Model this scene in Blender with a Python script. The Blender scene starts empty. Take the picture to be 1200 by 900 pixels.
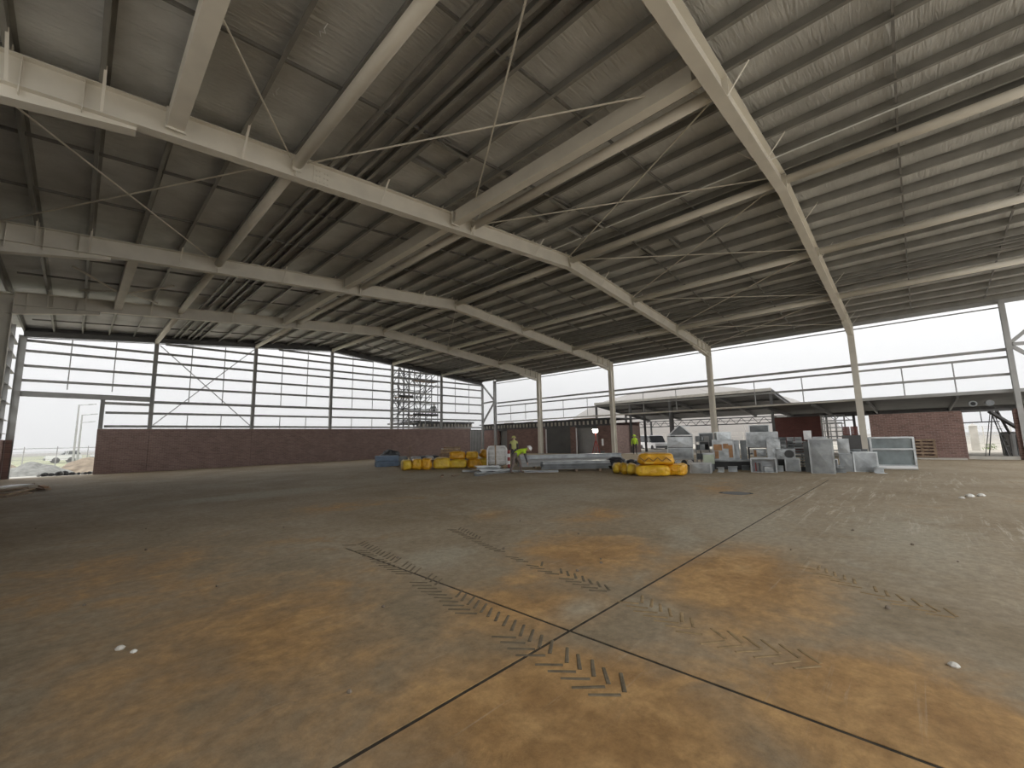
import bpy, bmesh, math, random
from mathutils import Vector, Matrix, noise

rnd = random.Random(7)
scene = bpy.context.scene
COL = scene.collection

# ------------------------------------------------------------------ camera
EYE = Vector((0, 0, 1.6))
YAW, PITCH, ROLL = math.radians(46.268), math.radians(7.39), math.radians(-1.267)
F_PX = 488.84
fwd = Vector((math.sin(YAW) * math.cos(PITCH), math.cos(YAW) * math.cos(PITCH), math.sin(PITCH)))
r0 = Vector((math.cos(YAW), -math.sin(YAW), 0))
u0 = r0.cross(fwd)
RGT = r0 * math.cos(ROLL) + u0 * math.sin(ROLL)
UPV = -r0 * math.sin(ROLL) + u0 * math.cos(ROLL)
cam_d = bpy.data.cameras.new('camera')
cam_d.sensor_width = 36.0
cam_d.lens = F_PX / 1200 * 36
cam_d.clip_end = 600
cam = bpy.data.objects.new('camera', cam_d)
COL.objects.link(cam)
m3 = Matrix((RGT, UPV, -fwd)).transposed()
cam.matrix_world = Matrix.Translation(EYE) @ m3.to_4x4()
scene.camera = cam

# ------------------------------------------------------------------ world: bright white fog / overcast sky
w = bpy.data.worlds.new('overcast_sky')
scene.world = w
w.use_nodes = True
bgn = w.node_tree.nodes['Background']
bgn.inputs[0].default_value = (0.99, 0.995, 1.0, 1)
bgn.inputs[1].default_value = 1.0
scene.view_settings.view_transform = 'Standard'
scene.view_settings.look = 'None'
scene.view_settings.gamma = 1
scene.view_settings.exposure = 1.0
scene.view_settings.use_curve_mapping = False
try:
    scene.cycles.max_bounces = 8
    scene.cycles.diffuse_bounces = 5
    scene.cycles.volume_bounces = 0
except Exception:
    pass


# ------------------------------------------------------------------ materials
MATS = {}


def new_mat(name):
    m = bpy.data.materials.new(name)
    m.use_nodes = True
    MATS[name] = m
    nt = m.node_tree
    return m, nt, nt.nodes, nt.links, nt.nodes['Principled BSDF']


def mat(name, c, rough=0.6, metal=0.0, var=0.12, scale=3.0, bump=0.0, bscale=20.0, stretch=None, spec=0.5, emit=None):
    m, nt, N, L, P = new_mat(name)
    geo = N.new('ShaderNodeNewGeometry')
    vec = geo.outputs['Position']
    if stretch:
        mp = N.new('ShaderNodeMapping')
        mp.inputs['Scale'].default_value = stretch
        L.new(vec, mp.inputs[0])
        vec = mp.outputs[0]
    nz = N.new('ShaderNodeTexNoise')
    nz.inputs['Scale'].default_value = scale
    nz.inputs['Detail'].default_value = 5
    L.new(vec, nz.inputs['Vector'])
    rp = N.new('ShaderNodeValToRGB')
    rp.color_ramp.elements[0].position = 0.3
    rp.color_ramp.elements[1].position = 0.7
    a = [min(.84, x * 1.45 * (1 - var)) for x in c]
    b = [min(.84, x * 1.45 * (1 + var)) for x in c]
    rp.color_ramp.elements[0].color = (*a, 1)
    rp.color_ramp.elements[1].color = (*b, 1)
    L.new(nz.outputs[0], rp.inputs[0])
    L.new(rp.outputs[0], P.inputs['Base Color'])
    P.inputs['Roughness'].default_value = rough
    P.inputs['Metallic'].default_value = metal
    P.inputs['Specular IOR Level'].default_value = spec
    if bump:
        n2 = N.new('ShaderNodeTexNoise')
        n2.inputs['Scale'].default_value = bscale
        n2.inputs['Detail'].default_value = 4
        L.new(vec, n2.inputs['Vector'])
        bp = N.new('ShaderNodeBump')
        bp.inputs['Strength'].default_value = bump
        bp.inputs['Distance'].default_value = 0.03
        L.new(n2.outputs[0], bp.inputs['Height'])
        L.new(bp.outputs[0], P.inputs['Normal'])
    if emit:
        P.inputs['Emission Color'].default_value = (*emit[0], 1)
        P.inputs['Emission Strength'].default_value = emit[1]
    return m


def brick_mat(name, axis, c1, c2, mortar):
    m, nt, N, L, P = new_mat(name)
    geo = N.new('ShaderNodeNewGeometry')
    sp = N.new('ShaderNodeSeparateXYZ')
    L.new(geo.outputs['Position'], sp.inputs[0])
    cb = N.new('ShaderNodeCombineXYZ')
    L.new(sp.outputs[axis], cb.inputs[0])
    L.new(sp.outputs[2], cb.inputs[1])
    bt = N.new('ShaderNodeTexBrick')
    bt.inputs['Scale'].default_value = 1.0
    bt.inputs['Brick Width'].default_value = 0.24
    bt.inputs['Row Height'].default_value = 0.086
    bt.inputs['Mortar Size'].default_value = 0.007
    bt.inputs['Color1'].default_value = (*c1, 1)
    bt.inputs['Color2'].default_value = (*c2, 1)
    bt.inputs['Mortar'].default_value = (*mortar, 1)
    L.new(cb.outputs[0], bt.inputs['Vector'])
    nz = N.new('ShaderNodeTexNoise')
    nz.inputs['Scale'].default_value = 1.3
    nz.inputs['Detail'].default_value = 5
    L.new(geo.outputs['Position'], nz.inputs['Vector'])
    mx = N.new('ShaderNodeMix')
    mx.data_type = 'RGBA'
    mx.blend_type = 'MULTIPLY'
    mx.inputs[0].default_value = 0.5
    rp = N.new('ShaderNodeValToRGB')
    rp.color_ramp.elements[0].position = 0.3
    rp.color_ramp.elements[0].color = (0.6, 0.6, 0.6, 1)
    rp.color_ramp.elements[1].position = 0.7
    L.new(nz.outputs[0], rp.inputs[0])
    L.new(bt.outputs['Color'], mx.inputs[6])
    L.new(rp.outputs[0], mx.inputs[7])
    L.new(mx.outputs[2], P.inputs['Base Color'])
    P.inputs['Roughness'].default_value = 0.85
    bp = N.new('ShaderNodeBump')
    bp.invert = True
    bp.inputs['Strength'].default_value = 0.6
    bp.inputs['Distance'].default_value = 0.01
    L.new(bt.outputs['Fac'], bp.inputs['Height'])
    L.new(bp.outputs[0], P.inputs['Normal'])
    return m


CREAM = mat('cream_painted_steel', (0.50, 0.475, 0.42), 0.55, 0, 0.07, 1.5)
GALV_D = mat('dull_galvanised_purlin', (0.19, 0.185, 0.17), 0.45, 0.3, 0.15, 2.0)
GALV_R = mat('galvanised_bridging', (0.16, 0.155, 0.145), 0.5, 0.5, 0.15, 4.0)
GALV = mat('bright_galvanised_sheet', (0.33, 0.345, 0.35), 0.36, 0.7, 0.25, 2.2, 0.4, 5.0)
GALV_M = mat('matt_galvanised_sheet', (0.22, 0.232, 0.236), 0.42, 0.55, 0.28, 2.5, 0.3, 5.0)
DUCT_W = mat('pale_duct_wrap', (0.31, 0.325, 0.33), 0.36, 0.4, 0.28, 3.5, 0.7, 6.0)
DUCT_D = mat('dark_duct_sheet', (0.12, 0.128, 0.13), 0.5, 0.4, 0.3, 2.0)
GREY_ST = mat('grey_primed_steel', (0.27, 0.27, 0.265), 0.55, 0.1, 0.1, 2.0)
DARK_ST = mat('dark_primed_steel', (0.085, 0.085, 0.085), 0.6, 0.1, 0.15, 2.0)
ROD = mat('steel_rod', (0.52, 0.49, 0.43), 0.45, 0.1, 0.1, 4.0)
DARKDOOR = mat('dark_grey_door', (0.095, 0.095, 0.092), 0.6, 0.1, 0.15, 1.0)
BLACKP = mat('black_plastic', (0.025, 0.026, 0.03), 0.45, 0, 0.3, 6.0, 0.6, 9.0)
YELLOW = mat('yellow_plastic_wrap', (0.56, 0.30, 0.018), 0.34, 0, 0.2, 3.0, 0.9, 11.0)
YELLOW2 = mat('amber_plastic_wrap', (0.51, 0.255, 0.012), 0.34, 0, 0.2, 3.0, 0.9, 11.0)
YELLOW3 = mat('lemon_plastic_wrap', (0.57, 0.355, 0.035), 0.34, 0, 0.2, 3.0, 0.9, 11.0)
PRINT = mat('dark_print', (0.16, 0.09, 0.02), 0.6)
BLUEG = mat('blue_grey_plastic', (0.10, 0.145, 0.21), 0.5, 0, 0.2, 3.0)
TIMBER = mat('raw_timber', (0.30, 0.22, 0.14), 0.8, 0, 0.25, 5.0, 0.2, 20, (1, 1, 1))
TIMBER_D = mat('weathered_timber', (0.20, 0.145, 0.10), 0.85, 0, 0.3, 5.0)
CARDB = mat('brown_cardboard', (0.27, 0.15, 0.075), 0.8, 0, 0.4, 2.2)
SOIL = mat('grey_brown_soil', (0.22, 0.18, 0.135), 0.95, 0, 0.3, 2.0, 0.8, 6)
SOIL_G = mat('grey_gravel', (0.20, 0.20, 0.185), 0.95, 0, 0.25, 4.0, 0.9, 12)
GRASS = mat('pale_foggy_grass', (0.34, 0.35, 0.22), 0.95, 0, 0.2, 0.6, 0.5, 3)
GROUND = mat('pale_yard_gravel', (0.36, 0.33, 0.28), 0.95, 0, 0.15, 0.5, 0.4, 5)
KERB = mat('pale_concrete', (0.42, 0.40, 0.36), 0.85, 0, 0.12, 2.0)
WHITE = mat('white_plastic', (0.75, 0.76, 0.75), 0.4, 0, 0.08, 4.0)
MESHW = mat('white_woven_sack', (0.55, 0.55, 0.52), 0.7, 0, 0.25, 7.0, 0.5, 14)
RED = mat('red_paint', (0.22, 0.04, 0.036), 0.5, 0, 0.15, 6.0)
LIME = mat('lime_hi_vis', (0.38, 0.56, 0.03), 0.6, 0, 0.06, 8.0)
PALEHV = mat('pale_yellow_hi_vis', (0.40, 0.42, 0.16), 0.6, 0, 0.1, 8.0)
SKIN = mat('skin', (0.42, 0.27, 0.20), 0.6)
TROUS = mat('dark_work_trousers', (0.06, 0.055, 0.06), 0.85, 0, 0.25, 10)
TROUS2 = mat('grey_brown_trousers', (0.13, 0.105, 0.095), 0.85, 0, 0.25, 10)
BOOT = mat('work_boot', (0.12, 0.09, 0.06), 0.8)
JACKET = mat('grey_jacket', (0.19, 0.20, 0.20), 0.8)
GLASSF = mat('grey_glazed_panel', (0.14, 0.165, 0.17), 0.18, 0.0, 0.35, 1.6)
TYRE = mat('tyre_rubber', (0.03, 0.03, 0.03), 0.8)
CARGLASS = mat('car_glass', (0.05, 0.055, 0.06), 0.1)
DOME = mat('pale_dome_membrane', (0.25, 0.228, 0.205), 0.7, 0, 0.05, 0.05)
LAMP_E = mat('lit_lamp_lens', (.57, .56, .5), 0.3, 0, 0, 1, emit=((1.0, 0.95, 0.78), 60))
CANOPY = mat('dark_canopy_soffit', (0.085, 0.085, 0.085), 0.8, 0.0, 0.15, 1.0)
MUD = mat('dried_dark_mud', (0.115, 0.092, 0.06), 0.9, 0, 0.3, 12.0)
MUD2 = mat('dried_pale_mud', (0.22, 0.155, 0.08), 0.9, 0, 0.3, 12.0)
STONE = mat('small_stone', (0.16, 0.13, 0.10), 0.9, 0, 0.3, 9)
PALEST = mat('pale_rubble', (0.55, 0.52, 0.46), 0.9, 0, 0.2, 9)
LEAF = mat('dull_green_leaf', (0.14, 0.19, 0.07), 0.8, 0, 0.3, 5)
BRICK_X = brick_mat('brown_brick_along_x', 0, (0.323, 0.217, 0.192), (0.240, 0.158, 0.140), (0.390, 0.323, 0.285))
BRICK_Y = brick_mat('brown_brick_along_y', 1, (0.315, 0.192, 0.165), (0.210, 0.128, 0.111), (0.405, 0.323, 0.285))
BRICK_R = brick_mat('red_brick_along_y', 1, (0.20, 0.075, 0.06), (0.16, 0.06, 0.05), (0.17, 0.10, 0.09))


def foil_mat():
    m, nt, N, L, P = new_mat('foil_faced_blanket')
    geo = N.new('ShaderNodeNewGeometry')
    mp = N.new('ShaderNodeMapping')
    mp.inputs['Scale'].default_value = (0.9, 7.0, 0.9)
    L.new(geo.outputs['Position'], mp.inputs[0])
    n1 = N.new('ShaderNodeTexNoise')
    n1.inputs['Scale'].default_value = 2.0
    n1.inputs['Detail'].default_value = 6
    n1.inputs['Distortion'].default_value = 0.6
    L.new(mp.outputs[0], n1.inputs['Vector'])
    n2 = N.new('ShaderNodeTexNoise')
    n2.inputs['Scale'].default_value = 1.1
    n2.inputs['Detail'].default_value = 4
    L.new(geo.outputs['Position'], n2.inputs['Vector'])
    rp = N.new('ShaderNodeValToRGB')
    rp.color_ramp.elements[0].position = 0.25
    rp.color_ramp.elements[0].color = (0.485, 0.482, 0.462, 1)
    rp.color_ramp.elements[1].position = 0.75
    rp.color_ramp.elements[1].color = (0.70, 0.70, 0.675, 1)
    L.new(n2.outputs[0], rp.inputs[0])
    L.new(rp.outputs[0], P.inputs['Base Color'])
    P.inputs['Roughness'].default_value = 0.5
    P.inputs['Metallic'].default_value = 0.2
    bp = N.new('ShaderNodeBump')
    bp.inputs['Strength'].default_value = 0.9
    bp.inputs['Distance'].default_value = 0.06
    L.new(n1.outputs[0], bp.inputs['Height'])
    L.new(bp.outputs[0], P.inputs['Normal'])
    return m


FOIL = foil_mat()


def floor_mat():
    m, nt, N, L, P = new_mat('stained_concrete')
    geo = N.new('ShaderNodeNewGeometry')
    pos = geo.outputs['Position']

    def nz(scale, detail=6, rough=0.55, dist=0.0, stretch=None, rot=0):
        v = pos
        if stretch:
            mp = N.new('ShaderNodeMapping')
            mp.inputs['Scale'].default_value = stretch
            mp.inputs['Rotation'].default_value = (0, 0, rot)
            L.new(pos, mp.inputs[0])
            v = mp.outputs[0]
        n = N.new('ShaderNodeTexNoise')
        n.inputs['Scale'].default_value = scale
        n.inputs['Detail'].default_value = detail
        n.inputs['Roughness'].default_value = rough
        n.inputs['Distortion'].default_value = dist
        L.new(v, n.inputs['Vector'])
        return n.outputs[0]

    def math_(op, a, b=None, c=None):
        n = N.new('ShaderNodeMath')
        n.operation = op
        for i, x in enumerate((a, b, c)):
            if x is None:
                continue
            if isinstance(x, (int, float)):
                n.inputs[i].default_value = x
            else:
                L.new(x, n.inputs[i])
        return n.outputs[0]

    def smooth(x, a, b):
        n = N.new('ShaderNodeMapRange')
        n.interpolation_type = 'SMOOTHSTEP'
        n.inputs[1].default_value = a
        n.inputs[2].default_value = b
        L.new(x, n.inputs[0])
        return n.outputs[0]

    def mix(f, a, b, mode='MIX'):
        n = N.new('ShaderNodeMix')
        n.data_type = 'RGBA'
        n.blend_type = mode
        if isinstance(f, (int, float)):
            n.inputs[0].default_value = f
        else:
            L.new(f, n.inputs[0])
        for i, x in ((6, a), (7, b)):
            if isinstance(x, tuple):
                n.inputs[i].default_value = (*x, 1)
            else:
                L.new(x, n.inputs[i])
        return n.outputs[2]

    def field(blobs):
        out = None
        for cx, cy, rx, ry, amp, rot in blobs:
            mp = N.new('ShaderNodeMapping')
            mp.vector_type = 'TEXTURE'
            mp.inputs['Location'].default_value = (cx, cy, 0)
            mp.inputs['Rotation'].default_value = (0, 0, math.radians(rot))
            mp.inputs['Scale'].default_value = (rx, ry, 1)
            L.new(pos, mp.inputs[0])
            ln = N.new('ShaderNodeVectorMath')
            ln.operation = 'LENGTH'
            L.new(mp.outputs[0], ln.inputs[0])
            v = math_('MULTIPLY', math_('MAXIMUM', math_('SUBTRACT', 1.0, ln.outputs[1]), 0.0), amp)
            out = v if out is None else math_('MAXIMUM', out, v)
        return out

    big = nz(0.45, 5, 0.6, 0.4)
    med = nz(1.9, 8, 0.66, 0.5)
    fine = nz(9, 9, 0.78)
    sm = nz(1.6, 10, 0.8, 0.25, (0.22, 3.2, 1), math.radians(50))
    # clay stain
    clay = field([(5.2, 1.6, 2.4, 1.3, 1.25, 12), (5.2, 3.5, 2.2, 1.5, 1.0, 20), (2.1, 1.6, 1.5, 2.0, 1.2, 20), (3.2, 0.3, 1.6, 1.2, 1.15, 0),
                  (1.3, 4.2, 2.2, 3.4, 0.85, 0), (3.0, 2.9, 1.8, 1.4, 0.95, 0), (0.8, 7.6, 2.5, 3.5, 0.6, 0), (7.5, 4.8, 3, 1.0, 0.6, 20), (13, 4.2, 5, 1.1, .55, 8), (4.5, 10.5, 3, 1.5, .5, 0), (6.3, 6.7, 1.6, .8, .7, 20)])
    clay = math_('ADD', clay, math_('MULTIPLY', math_('SUBTRACT', big, 0.5), 1.3))
    clay = math_('ADD', clay, math_('MULTIPLY', math_('SUBTRACT', med, 0.5), 1.0))
    clay_m = smooth(clay, 0.12, 0.85)
    # cool grey worn patches
    grey = field([(3.6, 4.9, 1.1, .8, 1.1, 10), (6.9, 2.9, 2.2, .7, .9, 30), (9.5, 3.0, 5, 2.2, 1.0, 25), (9, 0.3, 4.5, 1.6, 1.0, 5), (3.4, 2.45, .6, .35, .9, 0), (9, 7.5, 6, 3, .8, 10), (4.6, 15.2, 4.2, 1.6, 1.3, 0), (12, 16, 8, 5, .8, 0), (3.9, 1.9, .35, .5, .8, 0)])
    grey = math_('ADD', grey, math_('MULTIPLY', math_('SUBTRACT', med, 0.5), 1.5))
    grey_m = smooth(grey, 0.2, 0.95)
    base = mix(smooth(big, 0.35, 0.65), (0.165, 0.130, 0.084), (0.225, 0.187, 0.132))
    base = mix(smooth(med, 0.42, 0.62), base, (0.195, 0.158, 0.11))
    claycol = mix(smooth(med, 0.35, 0.68), (0.200, 0.112, 0.042), (0.31, 0.19, 0.08))
    c = mix(math_('MULTIPLY', clay_m, 0.92), base, claycol)
    c = mix(math_('MULTIPLY', grey_m, 0.7), c, (0.245, 0.222, 0.172))
    # dark damp blotches
    dk = smooth(nz(1.1, 8, 0.7, 1.0), 0.60, 0.74)
    c = mix(math_('MULTIPLY', dk, 0.32), c, (0.10, 0.088, 0.066))
    # swept pale dust smears, mostly on the side by the ducts
    dustf = field([(13, 1.5, 9, 4, 1.25, 10), (11, 12, 8, 4, 0.75, 10), (6.5, 14.6, 5, 1.2, 0.9, 0), (9.5, -1.2, 6, 2, 1.2, 0), (19, 0, 6, 3, 1.3, 0), (5, 8.2, 2, 1, .6, 0)])
    dust = smooth(math_('MULTIPLY', dustf, smooth(sm, 0.46, 0.70)), 0.1, 0.9)
    c = mix(math_('MULTIPLY', dust, 0.42), c, (0.50, 0.465, 0.40))
    scr = smooth(nz(2.2, 6, 0.7, 0.3, (0.25, 7.0, 1), math.radians(-58)), 0.60, 0.72)
    c = mix(math_('MULTIPLY', scr, 0.28), c, (0.34, 0.30, 0.235))
    scr2 = smooth(nz(1.7, 7, 0.75, 0.6, (0.3, 4.0, 1), math.radians(35)), 0.60, 0.75)
    c = mix(math_('MULTIPLY', scr2, 0.35), c, (0.12, 0.098, 0.07))
    c = mix(0.9, c, mix(smooth(fine, 0.25, 0.75), (1.35, 1.35, 1.35), (2.4, 2.4, 2.4)), 'MULTIPLY')
    L.new(c, P.inputs['Base Color'])
    rr = N.new('ShaderNodeMapRange')
    rr.inputs[3].default_value = 0.55
    rr.inputs[4].default_value = 0.95
    L.new(med, rr.inputs[0])
    L.new(rr.outputs[0], P.inputs['Roughness'])
    P.inputs['Specular IOR Level'].default_value = 0.28
    bp = N.new('ShaderNodeBump')
    bp.inputs['Strength'].default_value = 0.6
    bp.inputs['Distance'].default_value = 0.025
    L.new(math_('ADD', math_('MULTIPLY', fine, 0.35), med), bp.inputs['Height'])
    L.new(bp.outputs[0], P.inputs['Normal'])
    return m


FLOORM = floor_mat()
JOINT = mat('dirty_joint_filler', (0.034, 0.027, 0.018), 0.9, 0, 0.5, 9.0)


# ------------------------------------------------------------------ mesh helpers
def basis(d, up=(0, 0, 1)):
    d = Vector(d).normalized()
    up = Vector(up)
    if abs(d.dot(up)) > 0.999:
        up = Vector((1, 0, 0))
    s = d.cross(up).normalized()
    return d, s, s.cross(d).normalized()


class MB:
    def __init__(self):
        self.v, self.f, self.smooth = [], [], False

    def add(self, vs, fs):
        o = len(self.v)
        self.v += [Vector(x) for x in vs]
        self.f += [tuple(i + o for i in f) for f in fs]
        return self

    def box(self, x0, x1, y0, y1, z0, z1):
        return self.add([(x0, y0, z0), (x1, y0, z0), (x1, y1, z0), (x0, y1, z0), (x0, y0, z1), (x1, y0, z1), (x1, y1, z1), (x0, y1, z1)],
                        [(3, 2, 1, 0), (4, 5, 6, 7), (0, 1, 5, 4), (1, 2, 6, 5), (2, 3, 7, 6), (3, 0, 4, 7)])

    def prof(self, pts, p0, p1, up=(0, 0, 1), cut0=None, cut1=None):
        """extrude a closed 2-D outline (side, up) from p0 to p1"""
        p0, p1 = Vector(p0), Vector(p1)
        d, s, u = basis(p1 - p0, up)
        n = len(pts)
        vs = [p0 + s * a + u * b for a, b in pts] + [p1 + s * a + u * b for a, b in pts]
        fs = [(i, (i + 1) % n, n + (i + 1) % n, n + i) for i in range(n)]
        fs += [tuple(range(n - 1, -1, -1)), tuple(range(n, 2 * n))]
        return self.add(vs, fs)

    def bar(self, p0, p1, w, h, up=(0, 0, 1)):
        return self.prof([(-w / 2, -h / 2), (w / 2, -h / 2), (w / 2, h / 2), (-w / 2, h / 2)], p0, p1, up)

    def tube(self, p0, p1, r, n=10):
        return self.prof([(r * math.cos(2 * math.pi * i / n), r * math.sin(2 * math.pi * i / n)) for i in range(n)], p0, p1)

    def ibeam(self, p0, p1, w, h, t=0.016, up=(0, 0, 1)):
        return self.prof(ipts(w, h, t), p0, p1, up)

    def poly(self, pts, off):
        """flat outline (3-D points) thickened along off"""
        n = len(pts)
        off = Vector(off)
        vs = [Vector(p) - off / 2 for p in pts] + [Vector(p) + off / 2 for p in pts]
        fs = [(i, (i + 1) % n, n + (i + 1) % n, n + i) for i in range(n)]
        fs += [tuple(range(n - 1, -1, -1)), tuple(range(n, 2 * n))]
        return self.add(vs, fs)

    def lathe(self, prof, n=12, c=(0, 0, 0)):
        vs, fs = [], []
        for r, z in prof:
            for i in range(n):
                a = 2 * math.pi * i / n
                vs.append((c[0] + r * math.cos(a), c[1] + r * math.sin(a), c[2] + z))
        for k in range(len(prof) - 1):
            for i in range(n):
                j = (i + 1) % n
                fs.append((k * n + i, k * n + j, (k + 1) * n + j, (k + 1) * n + i))
        fs.append(tuple(range(n - 1, -1, -1)))
        b = (len(prof) - 1) * n
        fs.append(tuple(range(b, b + n)))
        return self.add(vs, fs)


def ipts(w, h, t):
    a, b = w / 2, h / 2
    k = t / 2
    return [(-a, -b), (a, -b), (a, -b + t), (k, -b + t), (k, b - t), (a, b - t), (a, b), (-a, b), (-a, b - t), (-k, b - t), (-k, -b + t), (-a, -b + t)]


def cpts(h, w, t=0.006, lip=0.02):
    a = h / 2
    return [(0, -a), (w, -a), (w, -a + lip), (w - t, -a + lip), (w - t, -a + t), (t, -a + t), (t, a - t), (w - t, a - t), (w - t, a - lip), (w, a - lip), (w, a), (0, a)]


def zpts(h, w, t=0.006):
    a = h / 2
    return [(0, -a + t), (-w + t, -a + t), (-w + t, -a + .02), (-w, -a + .02), (-w, -a), (t, -a), (t, a - t), (w - t, a - t), (w - t, a - .02), (w, a - .02), (w, a), (0, a)]


def mesh_of(mb, name, m, off=(0, 0, 0)):
    me = bpy.data.meshes.new(name)
    off = Vector(off)
    me.from_pydata([v - off for v in mb.v], [], mb.f)
    if isinstance(m, (list, tuple)):
        for x in m:
            me.materials.append(x)
    else:
        me.materials.append(m)
    bm = bmesh.new()
    bm.from_mesh(me)
    bmesh.ops.recalc_face_normals(bm, faces=bm.faces)
    bm.to_mesh(me)
    bm.free()
    if mb.smooth:
        for p in me.polygons:
            p.use_smooth = True
    return me


def link(name, me, parent=None, loc=(0, 0, 0)):
    o = bpy.data.objects.new(name, me)
    COL.objects.link(o)
    o.location = loc
    if parent:
        o.parent = parent
    return o


def tag(o, label=None, cat=None, group=None, kind=None):
    if label:
        o['label'] = label
    if cat:
        o['category'] = cat
    if group:
        o['group'] = group
    if kind:
        o['kind'] = kind
    return o


def thing(name, loc=(0, 0, 0), rz=0.0, label=None, cat=None, group=None, kind=None):
    o = bpy.data.objects.new(name, None)
    o.empty_display_size = 0.2
    COL.objects.link(o)
    o.location = loc
    o.rotation_euler = (0, 0, rz)
    return tag(o, label, cat, group, kind)


def wpart(name, mb, m, parent):
    """a part given in world coordinates under an unrotated top-level thing"""
    off = parent.location.copy() if parent else Vector()
    q = parent.parent if parent else None
    while q:
        off += q.location
        q = q.parent
    return link(name, mesh_of(mb, name, m, off), parent)


def lpart(name, mb, m, parent):
    return link(name, mesh_of(mb, name, m), parent)


def single(name, mb, m, label, cat, group=None, kind=None, base=None):
    """one-mesh thing; its origin at base"""
    b = Vector(base) if base else Vector()
    return tag(link(name, mesh_of(mb, name, m, b), None, b), label, cat, group, kind)


def face_cam(x, y, extra=0.0):
    """heading that turns a prop's -y side toward the middle of the shed floor"""
    return math.atan2(y, x) - math.pi / 2 + extra


# ------------------------------------------------------------------ shed dimensions
XM = 14.87                       # ridge line
XL, XRC = -2.45, 32.1            # column lines
YF = [2.24, 10.5, 18.72, 26.95]  # portal frames
YW = 35.65                       # end wall
BAY = 5.786
SL, SR, ZRIDGE = 0.0865, 0.093, 9.70
YB, YBR = -6.3, -6.0             # open end of roof


def ZT(x):
    return ZRIDGE - (SL if x < XM else SR) * abs(x - XM)


# ------------------------------------------------------------------ floor
floor = thing('floor', kind='structure')
wpart('slab_bed', MB().box(-2.9, 34, YB, 36, -0.25, -0.035), TYRE, floor)
gx = [-2.9, 2.98, 17.4, 34.0]
gy = [YB, -1.86, 2.25, 6.42, 10.5, 14.65, 18.72, 22.9, 27.0, 31.2, 36.0]
for i in range(3):
    for j in range(len(gy) - 1):
        wide = 0.016 if gy[j + 1] < 7 else 0.002
        gxl = 0.0 if i == 0 else (wide if i == 1 else 0.002)
        gxr = wide if i == 0 else 0.002
        lo = 0.016 if gy[j] == 2.25 and i < 2 else 0.002
        hi = 0.016 if gy[j + 1] == 2.25 and i < 2 else 0.002
        wpart('floor_slab', MB().box(gx[i] + gxl, gx[i + 1] - gxr, gy[j] + lo, gy[j + 1] - hi, -0.035, 0.0), FLOORM, floor)

wpart('joint_filler', MB().box(2.965, 2.995, YB, 6.41, -.04, -.004), JOINT, floor)
wpart('joint_filler', MB().box(-2.9, 2.96, 2.235, 2.265, -.04, -.004), JOINT, floor)
wpart('joint_filler', MB().box(3.0, 17.39, 2.235, 2.265, -.04, -.004), JOINT, floor)

ground = tag(link('ground', mesh_of(MB().add([(-160, -80, -0.27), (260, -80, -0.27), (260, 260, -0.27), (-160, 260, -0.27)], [(0, 1, 2, 3)]), 'ground', GROUND)), kind='structure')
yard = MB().box(34.0, 60, -12, 36, -0.25, -0.01)
tag(link('pavement', mesh_of(yard, 'pavement', GROUND)), kind='structure')

# ------------------------------------------------------------------ ceiling: blanket, purlins, bridging, rods
ceil = thing('ceiling', kind='structure')
PUR_H = 0.25
PX = []
for s in (-1, 1):
    for k in range(16):
        PX.append(XM + s * (0.18 + 1.14 * k))
ylims = [YB] + YF + [36.0]
for j in range(len(ylims) - 1):
    for s in (-1, 1):
        xe = XL - 0.5 if s < 0 else XRC + 0.55
        za, zb_ = ZT(XM) + PUR_H + 0.004, ZT(xe) + PUR_H + 0.004
        n = 1
        mb = MB()
        mb.add([(XM, ylims[j], za), (XM, ylims[j + 1], za), (xe, ylims[j + 1], zb_), (xe, ylims[j], zb_),
                (XM, ylims[j], za + .06), (XM, ylims[j + 1], za + .06), (xe, ylims[j + 1], zb_ + .06), (xe, ylims[j], zb_ + .06)],
               [(0, 1, 2, 3), (7, 6, 5, 4), (0, 4, 5, 1), (1, 5, 6, 2), (2, 6, 7, 3), (3, 7, 4, 0)])
        wpart('insulation_blanket', mb, FOIL, ceil)
zz = zpts(PUR_H, 0.075)
zzm = [(-a, b) for a, b in zz]


def purlin(x, name='purlin', pts=None, y0=YB, y1=35.95, dz=0.0):
    z = ZT(x) + PUR_H / 2 + dz
    return wpart(name, MB().prof(pts or (zz if x < XM else zzm), (x, y0, z), (x, y1, z)), GALV_D, ceil)


for x in PX:
    purlin(x)
for s in (-1, 1):                       # doubled purlins with a conduit beside them
    for dx in (0.22, 0.5):
        purlin(XM + s * (9.3 + dx + 0.18) + 0.0)
    xx = XM + s * 10.75
    wpart('conduit', MB().tube((xx, YB, ZT(xx) + 0.05), (xx, 35.9, ZT(xx) + 0.05), 0.06), GALV_D, ceil)
for xx in (13.55, 21.05):
    wpart('cable_conduit', MB().tube((xx, YB, ZT(xx) - .03), (xx, 26.9, ZT(xx) - .03), .018, 6), WHITE, ceil)
bounds = [-6.0] + YF + [YW]
for j in range(5):
    for t in (1 / 3, 2 / 3):
        y = bounds[j] + (bounds[j + 1] - bounds[j]) * t
        for s in (-1, 1):
            xe = XM + s * 16.9
            wpart('bridging_bar', MB().bar((XM, y, ZT(XM) + 0.08), (xe, y, ZT(xe) + 0.08), 0.045, 0.07), GALV_R, ceil)
# short trimmer frames for roof openings between purlins
for (xa, y) in ((6.72, 8.9), (6.72, 7.9), (8.98, 7.9), (8.98, 8.9), (11.3, 7.9), (11.3, 8.9), (13.55, 7.9), (13.55, 8.9), (17.4, 6.5), (17.4, 7.6)):
    wpart('trimmer', MB().prof(cpts(.19, .12), (xa - 1.1, y, ZT(xa - .55) + .09), (xa, y, ZT(xa - .55) + .09)), GALV_D, ceil)


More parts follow.
